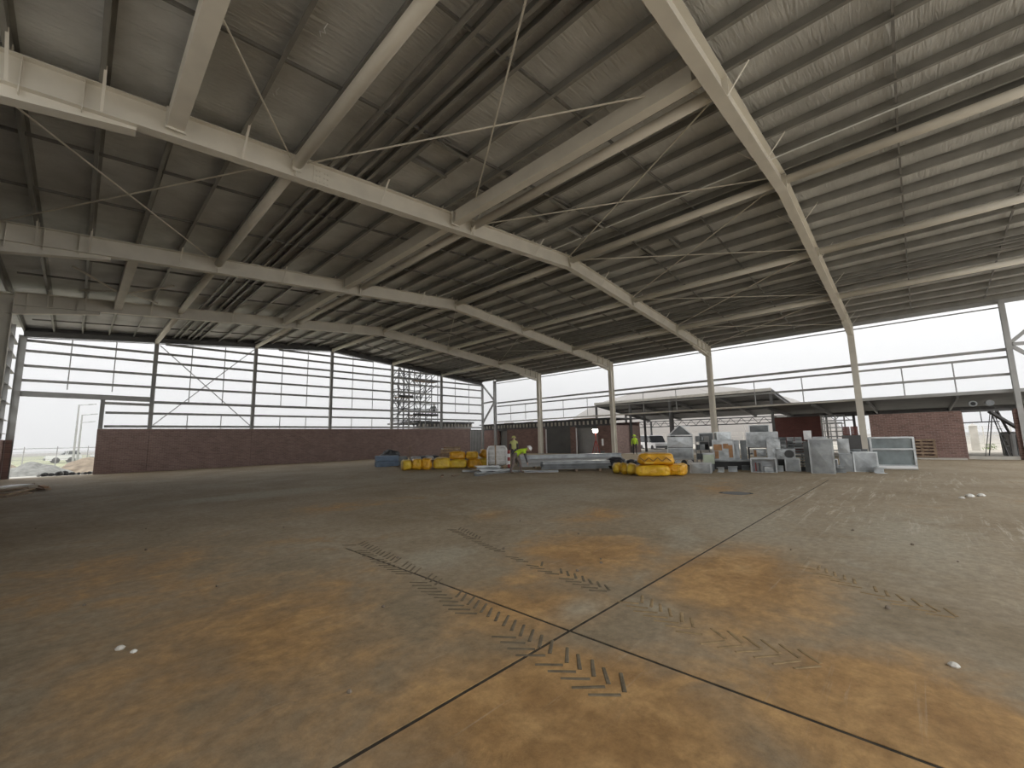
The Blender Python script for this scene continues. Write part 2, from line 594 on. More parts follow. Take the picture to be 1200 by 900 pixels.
def rod(parent, p0, p1, r=0.021, m=None, name='brace_rod'):
    return wpart(name, MB().tube(p0, p1, r, 6), m or ROD, parent)


SX = [XM + i * BAY for i in (-2, -1, 0, 1, 2)]
cells = [XL] + SX + [XRC]
yD, yA, yBf, yC = YF
for i in range(len(cells) - 1):
    a, b = cells[i] + .25, cells[i + 1] - .15
    for (pa, pb) in ((a, b), (b, a)):
        rod(ceil, (pa, yD + .1, ZT(pa) - .10), (pb, yA - .1, ZT(pb) - .10))
for (pa, pb) in ((cells[0] + .3, cells[1] - .15), (cells[1] - .15, cells[0] + .3)):
    rod(ceil, (pa, yA + .1, ZT(pa) - .12), (pb, yBf - .1, ZT(pb) - .12))
for i in (3, 4):
    a, b = cells[i] + .2, cells[i + 1] - .2
    rod(ceil, (a, yBf + .1, ZT(a) - .35), (b, yC - .1, ZT(b) - .35), .012)
    rod(ceil, (b, yBf + .1, ZT(b) - .35), (a, yC - .1, ZT(a) - .35), .012)
# services wire hanging off the blanket
for (x, y) in ((2.5, 6.6), (2.35, 8.6)):
    pts = [Vector((x + rnd.uniform(-.06, .06), y + k * .09, ZT(x) + .16 - .05 * math.sin(k * 1.3))) for k in range(5)]
    mb = MB()
    for k in range(4):
        mb.tube(pts[k], pts[k + 1], .008, 5)
    wpart('loose_wire', mb, WHITE, ceil)

# ------------------------------------------------------------------ struts
def strut(x, y0, y1, label, group, r=0.13):
    z = ZT(x) - 0.24
    t = thing('roof_strut', (x, y0, z), 0, label, 'strut', group)
    o = lpart('tube', MB().tube((0, 0.16, 0), (0, y1 - y0 - 0.16, 0), r, 16), CREAM, t)
    for p in o.data.polygons:
        if len(p.vertices) == 4:
            p.use_smooth = True
    for yy in (0.145, y1 - y0 - 0.145):
        lpart('end_plate', MB().box(-.1, .1, yy - .008, yy + .008, -.19, .17), CREAM, t)


lines = ('low on the doorway-side slope', 'high on the doorway-side slope', 'along the ridge', 'high on the duct-side slope', 'low on the duct-side slope')
bays = ('before the frame behind the ducts', 'in the rod-braced bay', 'past the gabled cowl', 'by the work lamp', 'against the end wall')
ys = [-6.0] + YF + [YW]
for i, x in enumerate(SX):
    for j in range(5):
        if j == 0 and i < 2:
            continue                      # behind and above the viewer
        strut(x, ys[j] + (.0 if j else 0), ys[j + 1], 'cream tubular strut ' + lines[i] + ', ' + bays[j], 'tubular struts between the portal frames')


def beam_strut(x, y0, y1, label, knees=False):
    z = ZT(x) - 0.21
    t = thing('channel_strut', (x, y0, z), 0, label, 'beam', 'deep cream beams between the portal frames')
    lpart('beam', MB().ibeam((0, .16, 0), (0, y1 - y0 - .16, 0), .28, .40, .02), CREAM, t)
    lpart('web_plate', MB().box(-.14, -.132, .3, y1 - y0 - .3, -.18, .18), CREAM, t)
    for yy in (.147, y1 - y0 - .147):
        lpart('end_plate', MB().box(-.17, .17, yy - .012, yy + .012, -.24, .22), CREAM, t)
    if knees:
        for s in (-1, 1):
            lpart('knee_brace', MB().bar((s * .1, 5.2, -.1), (s * 1.3, 6.9, .12), .06, .06), CREAM, t)
            lpart('knee_brace', MB().bar((s * .1, 5.4, -.1), (s * 1.5, 3.6, .12), .06, .06), CREAM, t)


beam_strut(0.95, yD, yA, 'deep cream beam over the stained slab, hung between the two biggest frames')
beam_strut(0.95, yBf, yC, 'deep cream beam with small knee braces near the open steel side wall', True)
beam_strut(8.28, yD, yA, 'deep cream beam running close beside a tubular strut')
beam_strut(8.28, yA, yBf, 'deep cream beam close beside a tubular strut, one bay nearer the end wall')
beam_strut(8.28, yBf, yC, 'deep cream beam close beside a tubular strut, two bays nearer the end wall')

# ------------------------------------------------------------------ portal frames
RD = 0.58


def portal(y, label):
    t = thing('portal_frame', (XM, y, 0), 0, label, 'steel frame', 'portal frames of the shed')
    for s in (-1, 1):
        xe = XL if s < 0 else XRC
        sl = SL if s < 0 else SR
        face = xe + (0.22 if s < 0 else -0.22)
        # rafter
        wpart('rafter', MB().ibeam((XM, y, ZT(XM) - RD / 2), (face, y, ZT(face) - RD / 2), .26, RD, .018), CREAM, t)
        # haunch: tapered web + bottom flange
        hx = face - s * 2.6
        zb0, zb1 = ZT(hx) - RD, ZT(face) - RD
        h = wpart('haunch', MB().poly([(hx, y, zb0), (face, y, zb1), (face, y, 7.27), (hx, y, zb0 - .12)], (0, .016, 0)), CREAM, t)
        wpart('haunch_flange', MB().bar((hx, y, zb0 - .12), (face, y, 7.27), .26, .018), CREAM, h)
        # column
        wpart('column', MB().prof(ipts(.30, .44, .02), (xe, y, 0.0), (xe, y, ZT(xe) - .02), up=(1, 0, 0)), CREAM, t)
        wpart('base_plate', MB().box(xe - .3, xe + .3, y - .22, y + .22, 0, .025), GREY_ST, t)
        for zz_ in (7.27, ZT(xe) - .1):
            wpart('stiffener', MB().box(xe - .2, xe + .2, y - .145, y + .145, zz_ - .01, zz_ + .01), CREAM, t)
        for k in range(3):
            xx = face - s * (.35 + .75 * k)
            zl = ZT(xx) - RD - .1
            wpart('stiffener', MB().bar((xx, y, 7.5 + .12 * k), (xx, y, ZT(xx) - .03), .24, .012, up=(1, 0, 0)), CREAM, t)
        # fly braces up to purlins, cleats over the top flange
        for k in range(16):
            px = XM + s * (.18 + 1.14 * k)
            if k > 14:
                continue
            wpart('cleat', MB().box(px - .012, px + .012 + .01, y - .05, y + .05, ZT(px) - .01, ZT(px) + .17), CREAM, t)
            if k % 3 == 2 or k > 12:
                for q in (-1, 1):
                    wpart('fly_brace', MB().bar((px, y + q * .1, ZT(px) - RD + .03), (px, y + q * .62, ZT(px) + .06), .045, .008), CREAM, t)
    for i in (-2, -1, 0, 1, 2):
        xx = XM + i * BAY
        for q in (-1, 1):
            wpart('web_plate', MB().box(xx - .012, xx + .012, min(y + q * .01, y + q * .125), max(y + q * .01, y + q * .125), ZT(xx) - RD + .03, ZT(xx) - .03), CREAM, t)
    xx = 3.95                                             # bolted splice
    sp = wpart('splice_plate', MB().box(xx - .22, xx + .22, y - .02, y + .02, ZT(xx) - RD + .05, ZT(xx) - .05), CREAM, t)
    for a in (-.14, -.06, .06, .14):
        for b in (.12, .26, .40):
            wpart('bolt', MB().lathe([(.016, 0), (.016, .02), (.01, .025)], 6).__class__().box(xx + a - .014, xx + a + .014, y - .04, y - .02, ZT(xx) - RD + b, ZT(xx) - RD + b + .028), CREAM, sp)
    return t


portal(yD, 'cream steel portal frame with its column rising behind the stacked silver ducts')
portal(yA, 'cream steel portal frame with its column beside the gable-topped duct stack')
portal(yBf, 'cream steel portal frame with its column just past the lit work lamp')
portal(yC, 'cream steel portal frame next to the mullioned brick end wall')

# ------------------------------------------------------------------ end wall (wall_back)
wb = thing('wall_back', (0, YW, 0), kind='structure')
mull = [XM + i * BAY for i in (-3, -2, -1, 0, 1, 2, 3)]
mull[0] = -2.45
mull[-1] = 32.25
# brick dado, one panel per bay with a movement joint
bx = [0.9, 3.3, 9.08, 14.87, 20.65, 26.44, 30.25]
for a, b in zip(bx[:-1], bx[1:]):
    wpart('brick_panel', MB().box(a + .006, b - .006, YW - .12, YW + .12, 0, 2.68), BRICK_X, wb)
    wpart('brick_capping', MB().box(a + .006, b - .006, YW - .13, YW + .13, 2.68, 2.71), KERB, wb)
dd = MB().box(30.28, 31.95, YW - .06, YW + .0, 0, 2.62)
door = wpart('door_panel', dd, DARKDOOR, wb)
for k in range(9):
    wpart('door_slat', MB().box(30.34 + k * .18, 30.44 + k * .18, YW - .085, YW - .055, .05, 2.55), GREY_ST, door)
for x in mull[1:]:
    wpart('mullion', MB().prof(ipts(.18, .22, .014), (x, YW - .02, 2.71 if x < 31 else 0), (x, YW - .02, ZT(x) - .28), up=(1, 0, 0)), GREY_ST, wb)
wpart('mullion', MB().prof(ipts(.25, .3, .014), (mull[0], YW - .02, 0), (mull[0], YW - .02, ZT(mull[0]) - .25), up=(1, 0, 0)), GREY_ST, wb)
for s in (-1, 1):
    xe = mull[0] if s < 0 else mull[-1]
    wpart('end_rafter', MB().ibeam((XM, YW - .02, ZT(XM) - .15), (xe, YW - .02, ZT(xe) - .15), .2, .3, .016), DARK_ST, wb)
    wpart('gable_sheet', MB().poly([(XM, YW + .2, ZT(XM) - .3), (xe, YW + .2, ZT(xe) - .3), (xe, YW + .2, ZT(xe) + .28), (XM, YW + .2, ZT(XM) + .28)], (0, .02, 0)), DARK_ST, wb)
    wpart('rake_angle', MB().bar((XM, YW + .12, ZT(XM) - .36), (xe, YW + .12, ZT(xe) - .36), .05, .05), GREY_ST, wb)
gc = cpts(.15, .06)
gz = [2.86, 3.70, 5.42, 6.25, 7.10, 7.69, 8.35, 8.95]
for i in range(6):
    a, b = mull[i], mull[i + 1]
    for z in gz:
        lo = a if ZT(a) - .4 > z else None
        if min(ZT(a), ZT(b)) - .38 < z:
            if max(ZT(a), ZT(b)) - .38 < z:
                continue
            # the girt stops at the raking rafter
            sl = SL if a < XM else SR
            xs = XM - (ZRIDGE - .38 - z) / SL if a < XM - .1 else XM + (ZRIDGE - .38 - z) / SR
            a2, b2 = (max(a, xs), b) if a < XM - .1 else (a, min(b, xs))
        else:
            a2, b2 = a, b
        if i == 0 and z < 4:
            a2 = 1.08
        wpart('girt', MB().prof([(q, p) for p, q in gc] if False else gc, (a2 + .1, YW + .1, z), (b2 - .1, YW + .1, z)), GREY_ST, wb)
    zb = 4.60 if i else 4.60
    if i == 0:
        wpart('lintel_beam', MB().ibeam((a, YW - .02, 4.66), (b - .1, YW - .02, 4.60), .2, .30, .016), GREY_ST, wb)
        wpart('girt', MB().bar((1.1, YW - .02, 4.28), (b - .1, YW - .02, 4.25), .15, .16), GREY_ST, wb)
    else:
        wpart('transom', MB().ibeam((a + .09, YW - .02, 4.43), (b - .09, YW - .02, 4.43), .18, .17, .014), GREY_ST, wb)
    for t in (1 / 3, 2 / 3):
        x = a + (b - a) * t
        ztop = min(z_ for z_ in [ZT(x) - .4])
        wpart('sag_rod', MB().tube((x, YW + .1, 5.0 if i == 0 else 4.5), (x, YW + .1, ztop), .03, 6), GREY_ST, wb)
        if i > 0:
            wpart('sag_rod', MB().tube((x, YW + .1, 2.72), (x, YW + .1, 3.7), .03, 6), GREY_ST, wb)
wpart('door_post', MB().prof(ipts(.2, .2, .014), (1.02, YW - .02, 2.71), (1.02, YW - .02, 4.5), up=(1, 0, 0)), GREY_ST, wb)
for (x0, x1) in ((mull[1] + .15, mull[2] - .15),):
    rod(wb, (x0, YW - .1, 2.95), (x1, YW - .1, ZT(x1) - .5), .03, GREY_ST)
    rod(wb, (x1, YW - .13, 2.95), (x0, YW - .13, ZT(x0) - .5), .03, GREY_ST)

# ------------------------------------------------------------------ right wall
wr = thing('wall_right', (XRC, 0, 0), kind='structure')
rb = [-3.8] + YF + [33.4]
XG = XRC + .24
for a, b in zip(rb[:-1], rb[1:]):
    wpart('eave_beam', MB().box(XG, XG + .1, a + .0, b, 7.9, 8.12), GREY_ST, wr)
    for z, h in ((7.70, .06), (5.51, .15), (5.12, .12), (4.25, .13)):
        wpart('girt', MB().prof(cpts(h, .07), (XG, a + .08, z), (XG, b - .08, z)), GREY_ST, wr)
    wpart('gutter_beam', MB().box(XG - .04, XG + .14, a + .08, b - .08, 3.33 if a < 0 else 3.36, 3.5 if a < 0 else 3.46), GREY_ST if a < 0 else KERB, wr)
    for t in (1 / 3, 2 / 3):
        y = a + (b - a) * t
        wpart('sag_rod', MB().tube((XG + .03, y, 3.5), (XG + .03, y, 5.12), .03, 6), GREY_ST, wr)
wpart('eave_beam', MB().box(XG, XG + .1, YB, -3.8, 7.9, 8.12), GREY_ST, wr)
wpart('gutter_beam', MB().box(XG - .04, XG + .14, YB, -3.9, 3.33, 3.5), GREY_ST, wr)
for y in (-3.8, 33.4):
    wpart('post', MB().prof(ipts(.2, .3, .016), (XRC, y, 0), (XRC, y, 8.0), up=(1, 0, 0)), GREY_ST, wr)
for (ya, yb) in ((33.4, 35.5), (-3.8, -6.0)):
    zn = 5.72
    wpart('knee_brace', MB().bar((XRC, ya, zn), (XRC, yb, 7.8), .16, .16), GREY_ST, wr)
    wpart('knee_brace', MB().bar((XRC, ya, zn), (XRC, yb, zn - .12), .16, .16), GREY_ST, wr)
    wpart('knee_brace', MB().bar((XRC, ya, zn), (XRC, yb, 3.3), .16, .16), GREY_ST, wr)
# brick part beside the ducts
wpart('brick_panel', MB().box(XRC + .02, XRC + .26, -1.84, 1.9, 0, 2.5), BRICK_Y, wr)
wpart('brick_panel', MB().box(XRC + .02, XRC + .26, YB, -3.56, 0, 2.5), BRICK_Y, wr)
wpart('door_lintel', MB().box(XRC + .02, XRC + .22, -3.6, -1.8, 2.42, 2.52), DARK_ST, wr)
wpart('plinth', MB().box(XRC - .7, XRC + .02, -1.75, 1.6, 0, .06), KERB, wr)
wpart('door_sill', MB().box(XRC + .02, XRC + .3, -3.56, -1.84, 0, .16), KERB, wr)
# brick rooms in the corner bays
XB = 33.3
for a, b in ((34.15, 37.1), (27.25, 32.8), (23.5, 24.2), (19.4, 21.1)):
    wpart('brick_panel', MB().box(XB, XB + .24, a, b, 0, 2.55), BRICK_Y, wr)
for a, b in ((32.8, 34.15), (24.2, 27.25), (21.1, 23.5)):
    wpart('lintel', MB().box(XB, XB + .24, a, b, 2.42, 2.55), DARK_ST, wr)
for y in (27.15, 23.42):
    wpart('door_jamb', MB().box(XB - .1, XB - .02, y - .05, y + .05, 0, 2.42), WHITE, wr)
dpan = wpart('roller_shutter', MB().box(XB + .1, XB + .16, 24.2, 27.2, 0, 2.42), DARKDOOR, wr)
for k in range(12):
    wpart('shutter_rib', MB().box(XB + .08, XB + .1, 24.3 + k * .24, 24.38 + k * .24, 0.02, 2.4), DARKDOOR, dpan)
for a, b in ((32.85, 34.1), (21.15, 23.45)):
    wpart('added_grey_panel', MB().box(XB + .5, XB + .56, a - .2, b + .2, 0, 2.5), GREY_ST, wr)  # grey panels added behind the openings so the black rooms read as lit
wpart('room_back', MB().box(38, 38.2, 19.4, 37.1, 0, 2.9), BRICK_Y, wr)
wpart('room_side', MB().box(XB + .24, 38, 19.4, 19.64, 0, 2.55), BRICK_X, wr)
wpart('room_side', MB().box(XB + .24, 38, 36.9, 37.1, 0, 2.9), BRICK_X, wr)
wpart('room_roof', MB().box(XB - .2, 38.3, 19.3, 37.2, 3.16, 3.24), CANOPY, wr)
wpart('wall_plate', MB().box(XB - .02, XB + .22, 19.4, 37.1, 2.55, 2.66), DARK_ST, wr)
wpart('fascia', MB().box(XB + .10, XB + .2, 19.4, 37.1, 2.66, 3.16), DARK_ST, wr)
for k in range(36):
    y = 19.7 + k * .48
    wpart('joist_end', MB().box(XB - .1, XB + .1, y - .045, y + .045, 2.7, 3.05), KERB, wr)
for k in range(7):
    y = 20.5 + rnd.random() * 14
    single('roof_timber', MB().bar((XB + .4, y, 3.28), (XB + .4 + rnd.uniform(-.3, .6), y + rnd.uniform(.8, 2.2), 3.28), .1, .07), TIMBER,
           'loose pale timber offcut lying on the flat roof of the brick rooms', 'timber', 'timber offcuts on the flat roof')

# ------------------------------------------------------------------ left wall
wl = thing('wall_left', (XL, 0, 0), kind='structure')
lb = [YB, yD, yA, yBf, yC, YW]
for a, b in zip(lb[:-1], lb[1:]):
    for z in (.95, 2.35, 3.05, 3.95, 4.8, 5.65, 6.5, 7.3):
        if z < 2.2:
            continue
        wpart('girt', MB().prof(zpts(.15, .2), (XL - .32, a + .02, z), (XL - .32, b - .02, z)), GREY_ST, wl)
    wpart('brick_panel', MB().box(XL - .45, XL - .2, a + .006, b - .006, 0, 2.1), BRICK_Y, wl)
    wpart('eave_beam', MB().box(XL - .42, XL - .3, a, b, 7.85, 8.2), GREY_ST, wl)
    if 10 < a < 26:
        wpart('shading_wall_sheet', MB().box(XL - .46, XL - .43, a, b - .02, 2.1, 8.3), DARKDOOR, wl)  # upper cladding, with an unseen lower part added to cut side light
for y in (30.2, 33.0):
    wpart('post', MB().prof(ipts(.2, .2, .014), (XL - .2, y, 2.1), (XL - .2, y, 8.0), up=(1, 0, 0)), GREY_ST, wl)
wpart('brick_panel', MB().box(XL - .45, XL + .1, YW - .1, YW + .4, 0, 2.1), BRICK_Y, wl)


# ================================================================== outside: canopy, brick building, yard
cp = thing('canopy', (36, 15, 0), 0, 'dark sloping canopy roof on steel posts outside the open bays', 'canopy')
PX0, PX1, PY0, PY1 = 36.0, 48.0, 7.5, 23.0
PZ0, PZ1 = 4.82, 3.40


def pz(x):
    return PZ0 + (PZ1 - PZ0) * (x - PX0) / (PX1 - PX0)


wpart('roof_sheet', MB().add([(PX0, PY0, PZ0), (PX1, PY0, PZ1), (PX1, PY1, PZ1), (PX0, PY1, PZ0), (PX0, PY0, PZ0 + .07), (PX1, PY0, PZ1 + .07), (PX1, PY1, PZ1 + .07), (PX0, PY1, PZ0 + .07)],
                             [(3, 2, 1, 0), (4, 5, 6, 7), (0, 1, 5, 4), (1, 2, 6, 5), (2, 3, 7, 6), (3, 0, 4, 7)]), CANOPY, cp)
wpart('fascia', MB().box(PX0 - .08, PX0, PY0, PY1, PZ0 - .12, PZ0 + .1), KERB, cp)
for y in (PY0 + .06, 11.5, 15.4, 19.2, PY1 - .06):
    wpart('rafter', MB().ibeam((PX0 + .02, y, PZ0 - .14), (PX1, y, PZ1 - .14), .14, .24, .014), DARK_ST, cp)
for x in (40, 44):
    wpart('purlin', MB().bar((x, PY0, pz(x) - .06), (x, PY1, pz(x) - .06), .06, .12), DARK_ST, cp)
for (x, y) in ((36.1, 7.6), (36.1, 15.4), (36.1, 19.2), (38.9, 19.2), (38.9, 16.4), (42, 22.9), (48, 7.6), (48, 15.4), (48, 22.9), (36.1, 22.9), (42, 7.6)):
    wpart('post', MB().prof(ipts(.16, .18, .014), (x, y, -.02), (x, y, pz(x) - .25), up=(1, 0, 0)), DARK_ST, cp)
tr = wpart('truss', MB().bar((48.3, 4, 3.2), (48.3, 25, 3.2), .1, .1), DARK_ST, cp)
wpart('bottom_chord', MB().bar((48.3, 4, 2.55), (48.3, 25, 2.55), .1, .1), DARK_ST, tr)
wpart('mid_chord', MB().bar((48.3, 4, 2.9), (48.3, 25, 2.9), .06, .05), DARK_ST, tr)
for k in range(20):
    y = 4.2 + k * 1.04
    wpart('web_bar', MB().bar((48.3, y, 2.57), (48.3, y + .52, 3.18), .05, .05), DARK_ST, tr)
    wpart('web_bar', MB().bar((48.3, y + .52, 3.18), (48.3, y + 1.04, 2.57), .05, .05), DARK_ST, tr)

aw = thing('lean_to_roof', (XRC + .5, 0, 3.4), 0, 'low dark lean-to roof over the brick wall beside the ducts', 'roof')
wpart('roof_sheet', MB().add([(XRC + .4, -9, 3.42), (41, -9, 3.0), (41, 7.3, 3.0), (XRC + .4, 7.3, 3.42), (XRC + .4, -9, 3.5), (41, -9, 3.08), (41, 7.3, 3.08), (XRC + .4, 7.3, 3.5)],
                             [(3, 2, 1, 0), (4, 5, 6, 7), (0, 1, 5, 4), (1, 2, 6, 5), (2, 3, 7, 6), (3, 0, 4, 7)]), CANOPY, aw)
for y in (-6, -1.8, 1.9, 4.6, 7.2):
    wpart('rafter', MB().bar((XRC + .42, y, 3.3), (41, y, 2.9), .1, .22), DARK_ST, aw)
wpart('edge_beam', MB().box(40.9, 41.1, -9, 7.3, 2.7, 3.0), DARK_ST, aw)
for y in (3.3, 7.2, -6):
    wpart('post', MB().box(40.9, 41.1, y - .08, y + .08, -.02, 2.75), DARK_ST, aw)

bb = thing('brick_building', (38, 6.5, 0), 0, 'red brick wall of the neighbouring block under the lean-to roof', 'building')
wpart('wall', MB().box(38, 38.24, 5.0, 8.1, 0, 2.72), BRICK_R, bb)
wpart('capping', MB().box(37.96, 38.28, 5.0, 8.1, 2.72, 2.78), DARK_ST, bb)
wf = wpart('window', MB().box(37.9, 38.0, 3.55, 4.95, .9, 1.0), GREY_ST, bb)
for (a, b, c, d) in ((3.55, 3.63, 1.0, 2.75), (4.05, 4.15, 1.0, 2.75), (4.55, 4.68, 1.0, 2.75), (4.87, 4.95, 1.0, 2.75)):
    wpart('window_bar', MB().box(37.9, 38.0, a, b, c, d), GREY_ST, wf)
for z in (1.55, 2.1, 2.7):
    wpart('window_bar', MB().box(37.92, 37.98, 3.6, 4.9, z, z + .06), GREY_ST, wf)

# silver flexible ducts hanging under the lean-to
for i, y in enumerate((-2.35, -2.95, -4.5)):
    t = thing('flexible_duct', (33.0, y, 2.72), 0, ('round silver flexible duct end hung under the lean-to roof', 'crumpled silver flexible duct hung next to the round duct end', 'short silver flexible duct past the steel post, under the lean-to')[i], 'duct', 'flexible ducts under the lean-to')
    pr_ = []
    for k in range(12):
        pr_.append((.15 + .012 * (k % 2), k * .045))
    mb = MB().lathe(pr_, 14)
    mb.v = [Vector((v.z, v.x, v.y + .16)) for v in mb.v]
    lpart('hose', mb, GALV_M, t)
    if i:
        continue
    lpart('mouth', MB().lathe([(.10, -.005), (.10, 0.0)], 14), TYRE, t).matrix_local = Matrix.Translation((-.006, 0, .16)) @ Matrix.Rotation(math.pi / 2, 4, 'Y')

# dome in the fog
dm = MB()
NA, NB = 40, 14
for i in range(NB + 1):
    t = i / NB * math.pi / 2
    for j in range(NA):
        a = 2 * math.pi * j / NA
        dm.v.append(Vector((95 + 14 * math.cos(t) * math.cos(a), 40 + 31 * math.cos(t) * math.sin(a), -.27 + 12.6 * math.sin(t))))
for i in range(NB):
    for j in range(NA):
        k = (j + 1) % NA
        dm.f.append((i * NA + j, i * NA + k, (i + 1) * NA + k, (i + 1) * NA + j))
dm.smooth = True
dt = thing('dome_hall', (95, 40, -.27), 0, 'pale domed sports hall fading into the fog behind the canopy', 'building')
wpart('membrane', dm, DOME, dt)
for j in range(0, NA, 4):
    mb = MB()
    for i in range(NB - 1):
        mb.bar(dm.v[i * NA + j], dm.v[(i + 1) * NA + j], .12, .08)
    wpart('seam_rib', mb, DOME, dt)

# outbuilding behind the end wall
ob = thing('outbuilding', (29, 40, 0), 0, 'low flat-roofed outbuilding with exposed joists behind the end wall', 'building')
wpart('wall', MB().box(26, 33.0, 38.6, 44, -.2, 2.9), BRICK_X, ob)
wpart('roof_slab', MB().box(25.2, 33.2, 38.2, 44.4, 3.45, 3.62), CANOPY, ob)
wpart('fascia', MB().box(25.3, 33.1, 38.5, 38.6, 2.9, 3.45), DARK_ST, ob)
for k in range(16):
    x = 25.6 + k * .48
    wpart('joist_end', MB().box(x - .05, x + .05, 38.25, 38.5, 2.95, 3.35), KERB, ob)

# scaffold behind the end wall
sf = thing('scaffold', (24.4, 38, 0), 0, 'dense tube scaffold tower with two plank decks behind the end wall', 'scaffold')
sxs = (21.9, 22.5, 23.1, 23.7, 24.4, 25.1, 25.8, 26.6)
for x in sxs:
    for y in (36.5, 37.6):
        top = 9.0 if x < 25.5 else (8.7 if x < 26 else 8.4)
        wpart('standard', MB().tube((x + rnd.uniform(-.04, .04), y, -.25), (x, y, top + rnd.uniform(-.3, .2)), .04, 6), DARK_ST, sf)
for z in [2.9 + .62 * k for k in range(10)]:
    for y in (36.5, 37.6):
        x1 = 26.7 if int(z * 10) % 3 else 25.2
        wpart('ledger', MB().tube((21.8, y, z + rnd.uniform(-.05, .05)), (x1, y, z + rnd.uniform(-.05, .05)), .036, 6), DARK_ST, sf)
    for x in sxs[::2]:
        wpart('transom', MB().tube((x, 36.4, z + .1), (x, 37.7, z + .1), .036, 6), DARK_ST, sf)
for k in range(64):
    x = rnd.choice(sxs[:-2])
    z = 2.8 + rnd.random() * 5.4
    dx = rnd.choice((-.7, .7, 1.3))
    y = rnd.choice((36.45, 37.55))
    wpart('diagonal', MB().tube((x, y, z), (min(26.7, max(21.7, x + dx)), y, z + rnd.uniform(.8, 1.5)), .034, 6), DARK_ST, sf)
for (x0, x1, z) in ((24.0, 26.7, 7.72), (23.6, 26.7, 4.1), (22.0, 23.6, 5.9)):
    for q in range(3):
        wpart('deck_plank', MB().box(x0, x1, 36.6 + q * .32, 36.88 + q * .32, z, z + .05), TIMBER_D, sf)
    wpart('toe_board', MB().box(x0, x1, 36.54, 36.58, z, z + .22), DARK_ST, sf)

# ------------------------------------------------------------------ far left: yard behind the doorway
def heap(name, cx, cy, rx, ry, h, m, label, seed):
    mb = MB()
    n, k = 26, 10
    for i in range(k + 1):
        r = 1 - i / k
        for j in range(n):
            a = 2 * math.pi * j / n
            q = 1 + .22 * noise.noise(Vector((math.cos(a) * 2 + seed, math.sin(a) * 2, i * .4)))
            zz_ = h * (1 - r ** 1.6) * (1 + .3 * noise.noise(Vector((seed, math.cos(a) * r * 3, math.sin(a) * r * 3))))
            mb.v.append(Vector((cx + rx * r * q * math.cos(a), cy + ry * r * q * math.sin(a), -.27 + zz_)))
    for i in range(k):
        for j in range(n):
            l = (j + 1) % n
            mb.f.append((i * n + j, i * n + l, (i + 1) * n + l, (i + 1) * n + j))
    mb.smooth = True
    return single(name, mb, m, label, 'heap', base=(cx, cy, -.27))


heap('gravel_heap', -1.7, 42.5, 2.0, 2.5, .95, SOIL_G, 'smooth grey gravel heap beyond the doorway', 3.1)
heap('soil_heap', 1.1, 47, 2.3, 3, 1.05, SOIL, 'rough brown soil heap behind the brick wall end', 8.3)
heap('soil_heap', -3.6, 48.5, 2.2, 3, .7, SOIL, 'low brown soil heap behind the grey gravel', 5.3)
tag(link('field', mesh_of(MB().box(-60, 40, 54, 150, -.27, -.2), 'field', GRASS)), 'pale green field fading into fog behind the fence', 'field', kind='stuff')
tag(link('apron', mesh_of(MB().box(-3.2, 1.6, 35.9, 38.5, -.27, -.03), 'apron', KERB)), kind='structure')
# bundle of black pipes / rubble in the doorway
t = thing('rubble_row', (-.2, 37.2, -.03), 0, 'row of dark broken rubble lying across the doorway', 'rubble')
for k in range(22):
    x = -1.25 + k * .1 + rnd.uniform(-.05, .05)
    s = rnd.uniform(.09, .18) if k < 12 else rnd.uniform(.05, .12)
    mb = MB().lathe([(s * .6, 0), (s, s * .5), (s * .75, s * 1.2), (s * .2, s * 1.5)], 6, (x + .2, rnd.uniform(-.2, .25), 0))
    lpart('lump', mb, TYRE if k % 3 else SOIL_G, t)

fn = thing('wire_fence', (0, 52, -.27), 0, 'wire fence with slim posts beyond the soil heaps', 'fence')
for k in range(14):
    x = -12.0 + k * 1.82 + .1
    wpart('post', MB().tube((x, 52, -.27), (x + .05, 52, 1.75), .035, 6), GREY_ST, fn)
for z in (.1, .4, .7, 1.0, 1.3, 1.6):
    wpart('wire', MB().tube((-12, 52, z), (12, 52, z), .012 if z < 1.5 else .028, 5), GREY_ST, fn)

for i, (x, y, h) in enumerate(((.05, 60, 5.85), (.38, 66, 5.2), (.42, 74, 4.7))):
    t = thing('street_lamp', (x, y, -.27), 0, ('tall grey street lamp in front, seen through the doorway', 'grey street lamp of middle height behind the tallest lamp', 'short distant street lamp behind the other two')[i], 'street lamp', 'street lamps outside')
    lpart('pole', MB().lathe([(.11, 0), (.09, 1.5), (.06, h + .27)], 8), GREY_ST, t)
    lpart('arm', MB().bar((0, 0, h + .22), (.75, 0, h + .3), .06, .06), GREY_ST, t)
    lpart('lamp_head', MB().poly([(.65, 0, h + .27), (1.25, 0, h + .36), (1.22, 0, h + .42), (.65, 0, h + .36)], (0, .22, 0)), GREY_ST, t)


